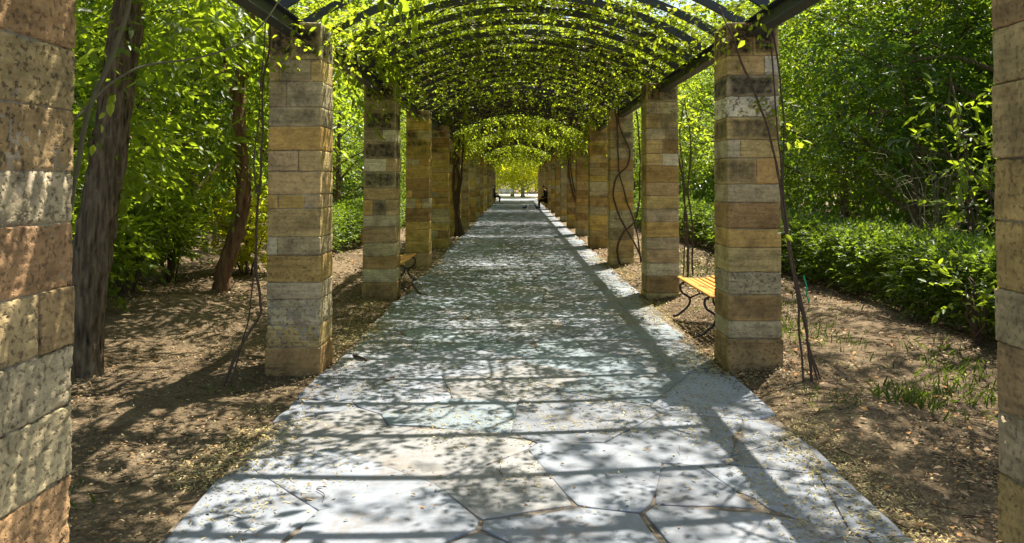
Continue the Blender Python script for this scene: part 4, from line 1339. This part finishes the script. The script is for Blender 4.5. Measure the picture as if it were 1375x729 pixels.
def seated_person(label, loc, rz, top, legs, lean=0.12, seed=0):
    """sits at the local origin facing -y, seat height 0.43"""
    t = thing('person', label, 'person', loc, rz)
    J = [(0, 0, 0.52), (0, 0.02, 0.68), (0, 0.02 - lean * .3, 0.88), (0, 0.0 - lean * .6, 1.02), (0, -0.02 - lean * .7, 1.10), (0, -0.045 - lean * .8, 1.19), (0, -0.04 - lean * .8, 1.27)]
    rad = [0.135, 0.125, 0.135, 0.085, 0.052, 0.085, 0.075]
    E = [(i, i + 1) for i in range(6)]
    for s in (-1, 1):
        k = len(J)
        J += [(s * 0.09, -0.05, 0.50), (s * 0.12, -0.44, 0.50), (s * 0.12, -0.46, 0.27), (s * 0.12, -0.44, 0.07), (s * 0.12, -0.56, 0.04)]
        rad += [0.095, 0.062, 0.052, 0.036, 0.032]
        E += [(0, k), (k, k + 1), (k + 1, k + 2), (k + 2, k + 3), (k + 3, k + 4)]
        k = len(J)
        J += [(s * 0.19, -lean * .55, 0.99), (s * 0.25, -0.02 - lean * .5, 0.74), (s * 0.16, -0.26 - lean * .4, 0.62), (s * 0.11, -0.34 - lean * .4, 0.60)]
        rad += [0.055, 0.042, 0.032, 0.028]
        E += [(3, k), (k, k + 1), (k + 1, k + 2), (k + 2, k + 3)]
    skin_mesh('body', J, E, rad, M['skin'], t)
    # clothes follow the body a centimetre outside it
    up = [0, 1, 2, 3]
    JJ = [J[i] for i in up]; RR = [rad[i] + 0.014 for i in up]; EE = [(0, 1), (1, 2), (2, 3)]
    for base in (12, 21):
        k = len(JJ); JJ += [J[base], J[base + 1], J[base + 2]]; RR += [rad[base] + .014, rad[base + 1] + .014, rad[base + 2] + .012]
        EE += [(3, k), (k, k + 1), (k + 1, k + 2)]
    skin_mesh('jacket', JJ, EE, RR, M[top], t)
    JJ = [J[0]]; RR = [rad[0] + 0.012]; EE = []
    for base in (7, 16):
        k = len(JJ); JJ += J[base:base + 4]; RR += [r + 0.014 for r in rad[base:base + 4]]
        EE += [(0, k), (k, k + 1), (k + 1, k + 2), (k + 2, k + 3)]
    skin_mesh('trousers', JJ, EE, RR, M[legs], t)
    hx = J[5]
    skin_mesh('hair', [(0, hx[1] + 0.035, hx[2] + 0.0), (0, hx[1] + 0.03, hx[2] + 0.07), (0, hx[1] - 0.02, hx[2] + 0.105)], [(0, 1), (1, 2)], [0.085, 0.088, 0.065], M['hair'], t)
    return t
seated_person('person in dark clothes seated on a bench far down the right side', (1.72, 43.4, 0.0), -math.pi / 2, 'cloth_black', 'cloth_black', 0.25)
seated_person('person in purple top seated on a bench near the far end on the left', (-1.62, 55.9, 0.0), math.pi / 2, 'cloth_purple', 'cloth_denim', 0.1)

def pigeon(label, loc, rz):
    t = thing('pigeon', label, 'bird', loc, rz, 'pigeons on the far paving')
    skin_mesh('body', [(0, 0, 0.13), (0, -0.08, 0.15), (0, -0.11, 0.20), (0, -0.12, 0.235), (0, -0.16, 0.232), (0, 0.09, 0.12), (0, 0.20, 0.10), (-.03, 0, .07), (-.03, -0.01, .01), (.03, 0, .07), (.03, -.01, .01)],
              [(0, 1), (1, 2), (2, 3), (3, 4), (0, 5), (5, 6), (0, 7), (7, 8), (0, 9), (9, 10)], [0.062, 0.05, 0.028, 0.026, 0.007, 0.045, 0.018, 0.012, 0.008, 0.012, 0.008], M['feather'], t, 1)
pigeon('dark pigeon out on the middle of the far paving', (0.47, 42.0, 0.035), 0.8)
pigeon('dark pigeon by the feet of the dark-clothed seated person', (1.12, 42.4, 0.035), -1.2)

# ------------------------------------------------------------------ grass, litter and bits on the ground
def ground_cover():
    g = rng(120)
    # grass tufts
    b = MB()
    for (cx, cy, rx, ry, n, h) in [(2.75, 8.3, 0.35, 1.0, 700, 0.08), (2.85, 5.7, 0.2, 0.25, 200, 0.10), (3.2, 5.9, 0.3, 0.35, 150, 0.10), (3.2, 4.7, 0.3, 0.3, 60, 0.08), (2.15, 5.5, 0.18, 0.25, 120, 0.06), (3.6, 6.3, 0.25, 0.6, 260, 0.10),
                                   (3.0, 11.5, 0.6, 3.0, 900, 0.09), (3.2, 16, 0.6, 4, 700, 0.1), (-2.2, 5.9, 0.2, 0.2, 30, 0.07), (-2.35, 3.9, 0.25, 0.25, 26, 0.08), (-3.5, 13, 0.5, 3, 200, 0.08)]:
        x = g.normal(cx, rx * 0.7, n); y = g.normal(cy, ry * 0.7, n)
        z = ground_z(x, y) - 0.02
        D = np.stack([g.normal(0, 0.45, n), g.normal(0, 0.45, n), np.ones(n)], 1)
        leaves(b, np.stack([x, y, z], 1), D, g.normal(0, 1, (n, 3)), h * 0.8 * g.uniform(0.4, 1.4, n), 0.022, g.normal(0.5, 0.2, n), 0.2, 0.5)
    tag(b.build('grass', M['grass']), 'thin green grass tufts growing in the dirt strip', None, None, 'stuff')
    # fallen leaves and needles
    b = MB()
    pal = np.array([(0.22, 0.145, 0.075), (0.15, 0.095, 0.05), (0.27, 0.20, 0.105), (0.32, 0.165, 0.055), (0.10, 0.065, 0.035), (0.32, 0.26, 0.14)])
    def scatter(n, xs_, ys_, lf, wr, pal_, zadd=0.004, keep=None, flat=0.25):
        x, y = xs_(n), ys_(n)
        if keep is not None:
            k = keep(x, y); x, y = x[k], y[k]
        n = len(x)
        on = (x > -1.5) & (x < 1.66)
        z = np.where(on, 0.040, ground_z(x, y)) + zadd
        a = g.uniform(0, 6.283, n)
        D = np.stack([np.cos(a), np.sin(a), g.normal(0, flat, n)], 1)
        N = np.stack([g.normal(0, flat, n), g.normal(0, flat, n), np.ones(n)], 1)
        bb = MB()
        leaves(bb, np.stack([x, y, z], 1), D, N, lf * g.uniform(0.5, 1.4, n), wr, np.zeros(n), 0.3, 0.1)
        c = pal_[g.integers(0, len(pal_), n)] * g.uniform(0.7, 1.25, (n, 1))
        b.add(bb.v[0], bb.f[0], stone=np.repeat(c, 6, 0))
    U = lambda a, c: (lambda n: g.uniform(a, c, n))
    drift = lambda x, y: g.random(len(x)) < np.clip(0.25 + 1.3 * (fbm(np.stack([x * 1.1, y * 1.1, x * 0 + 8], 1), 75, 4) - 0.38) * 2, 0.08, 1)
    stick = np.array([(0.07, 0.045, 0.028), (0.12, 0.08, 0.05), (0.18, 0.13, 0.085)])
    scatter(1500, U(1.7, 5.0), U(3.0, 11), 0.11, 0.022, stick, 0.008)
    scatter(1700, U(-5.2, -1.55), U(3.0, 12), 0.11, 0.022, stick, 0.008)
    scatter(60, U(-1.4, 1.6), U(3.0, 9), 0.07, 0.025, stick, 0.004)
    for i in range(4):                                   # drifts of leaves against the pillar feet
        for px in (XL - PW / 2, XR + PW / 2):
            yb = BACK0 + STEP * i - PD / 2
            scatter(700, lambda n: px + g.normal(0, 0.24, n), lambda n: yb + g.normal(-0.05, 0.26, n), 0.026, 0.24, pal, 0.006,
                    lambda x, y: (np.abs(x - px) > PW / 2) | (np.abs(y - yb) > PD / 2))
    scatter(44000, U(1.6, 5.6), U(3.0, 10), 0.023, 0.26, pal, 0.004, drift)
    scatter(6500, U(1.6, 5.0), U(10, 22), 0.055, 0.28, pal)
    scatter(32000, U(-5.5, -1.45), U(3.0, 10.5), 0.022, 0.26, pal, 0.004, drift)
    scatter(7000, U(-6, -1.45), U(10, 24), 0.05, 0.28, pal)
    yel = np.array([(0.38, 0.31, 0.12), (0.33, 0.26, 0.10), (0.27, 0.20, 0.09), (0.42, 0.36, 0.18)])
    edge = lambda x, y: g.random(len(x)) < np.clip(0.05 + sstep(0.45, 0.62, fbm(np.stack([x * 1.3, y * 0.9, x * 0], 1), 71, 3)) * 0.9, 0, 1)
    scatter(40000, lambda n: g.normal(-1.60, 0.16, n), U(2.8, 16), 0.022, 0.14, yel, 0.003, edge)
    scatter(32000, lambda n: g.normal(1.72, 0.16, n), U(2.8, 16), 0.022, 0.14, yel, 0.003, edge)
    band = lambda x, y: g.random(len(x)) < np.clip(sstep(0.56, 0.70, fbm(np.stack([x * 2.2, y * 1.2, x * 0 + 3], 1), 73, 3)), 0, 1)
    scatter(34000, U(-1.5, 1.66), U(2.8, 14), 0.021, 0.14, yel, 0.003, band)
    scatter(5000, lambda n: g.normal(1.22, 0.10, n), U(2.8, 12), 0.020, 0.13, yel, 0.002, edge)
    scatter(2200, U(-1.5, 1.66), U(2.8, 16), 0.024, 0.2, np.vstack([yel, pal]), 0.003)
    scatter(420, U(1.7, 3.9), U(3.2, 8), 0.046, 0.25, np.array([(0.40, 0.20, 0.07), (0.34, 0.22, 0.12), (0.42, 0.27, 0.14)]), 0.012)
    tag(b.build('leaf_litter', M['litter']), 'dry fallen leaves and needles lying on dirt and paving', None, None, 'stuff')
    # sticks
    for k, (pts, r, lab) in enumerate([([(3.05, 4.15, 0.03), (2.93, 4.0, 0.06), (2.98, 3.85, 0.05), (3.1, 3.75, 0.03)], 0.006, 'thin curved dry twig lying in dirt by the right edge pillar'),
                                       ([(2.95, 4.05, 0.02), (3.08, 3.98, 0.07), (3.2, 3.8, 0.04)], 0.005, 'second dry twig crossing the curved one by the right edge pillar'),
                                       ([(-0.98, 3.92, 0.046), (-0.93, 3.86, 0.047), (-0.915, 3.78, 0.046)], 0.0025, 'tiny bent twig on the sunny left part of the paving'),
                                       ([(-1.50, 11.6, 0.045), (-1.36, 10.9, 0.05), (-1.25, 10.55, 0.06), (-1.18, 10.5, 0.05)], 0.014, 'dark bent stick lying on the paving below the left bench'),
                                       ([(-1.42, 6.95, 0.04), (-1.36, 6.8, 0.06), (-1.26, 6.7, 0.05)], 0.015, 'short dark piece of stick on the paving beside the banded pillar')]):
        s = MB(); s.add(*tube(curve(np.array(pts), 16), np.linspace(r, r * 0.6, 16), 6))
        tag(s.build('twig', M['stem']), lab, 'twig', 'twigs on the ground', 'thing')
ground_cover()
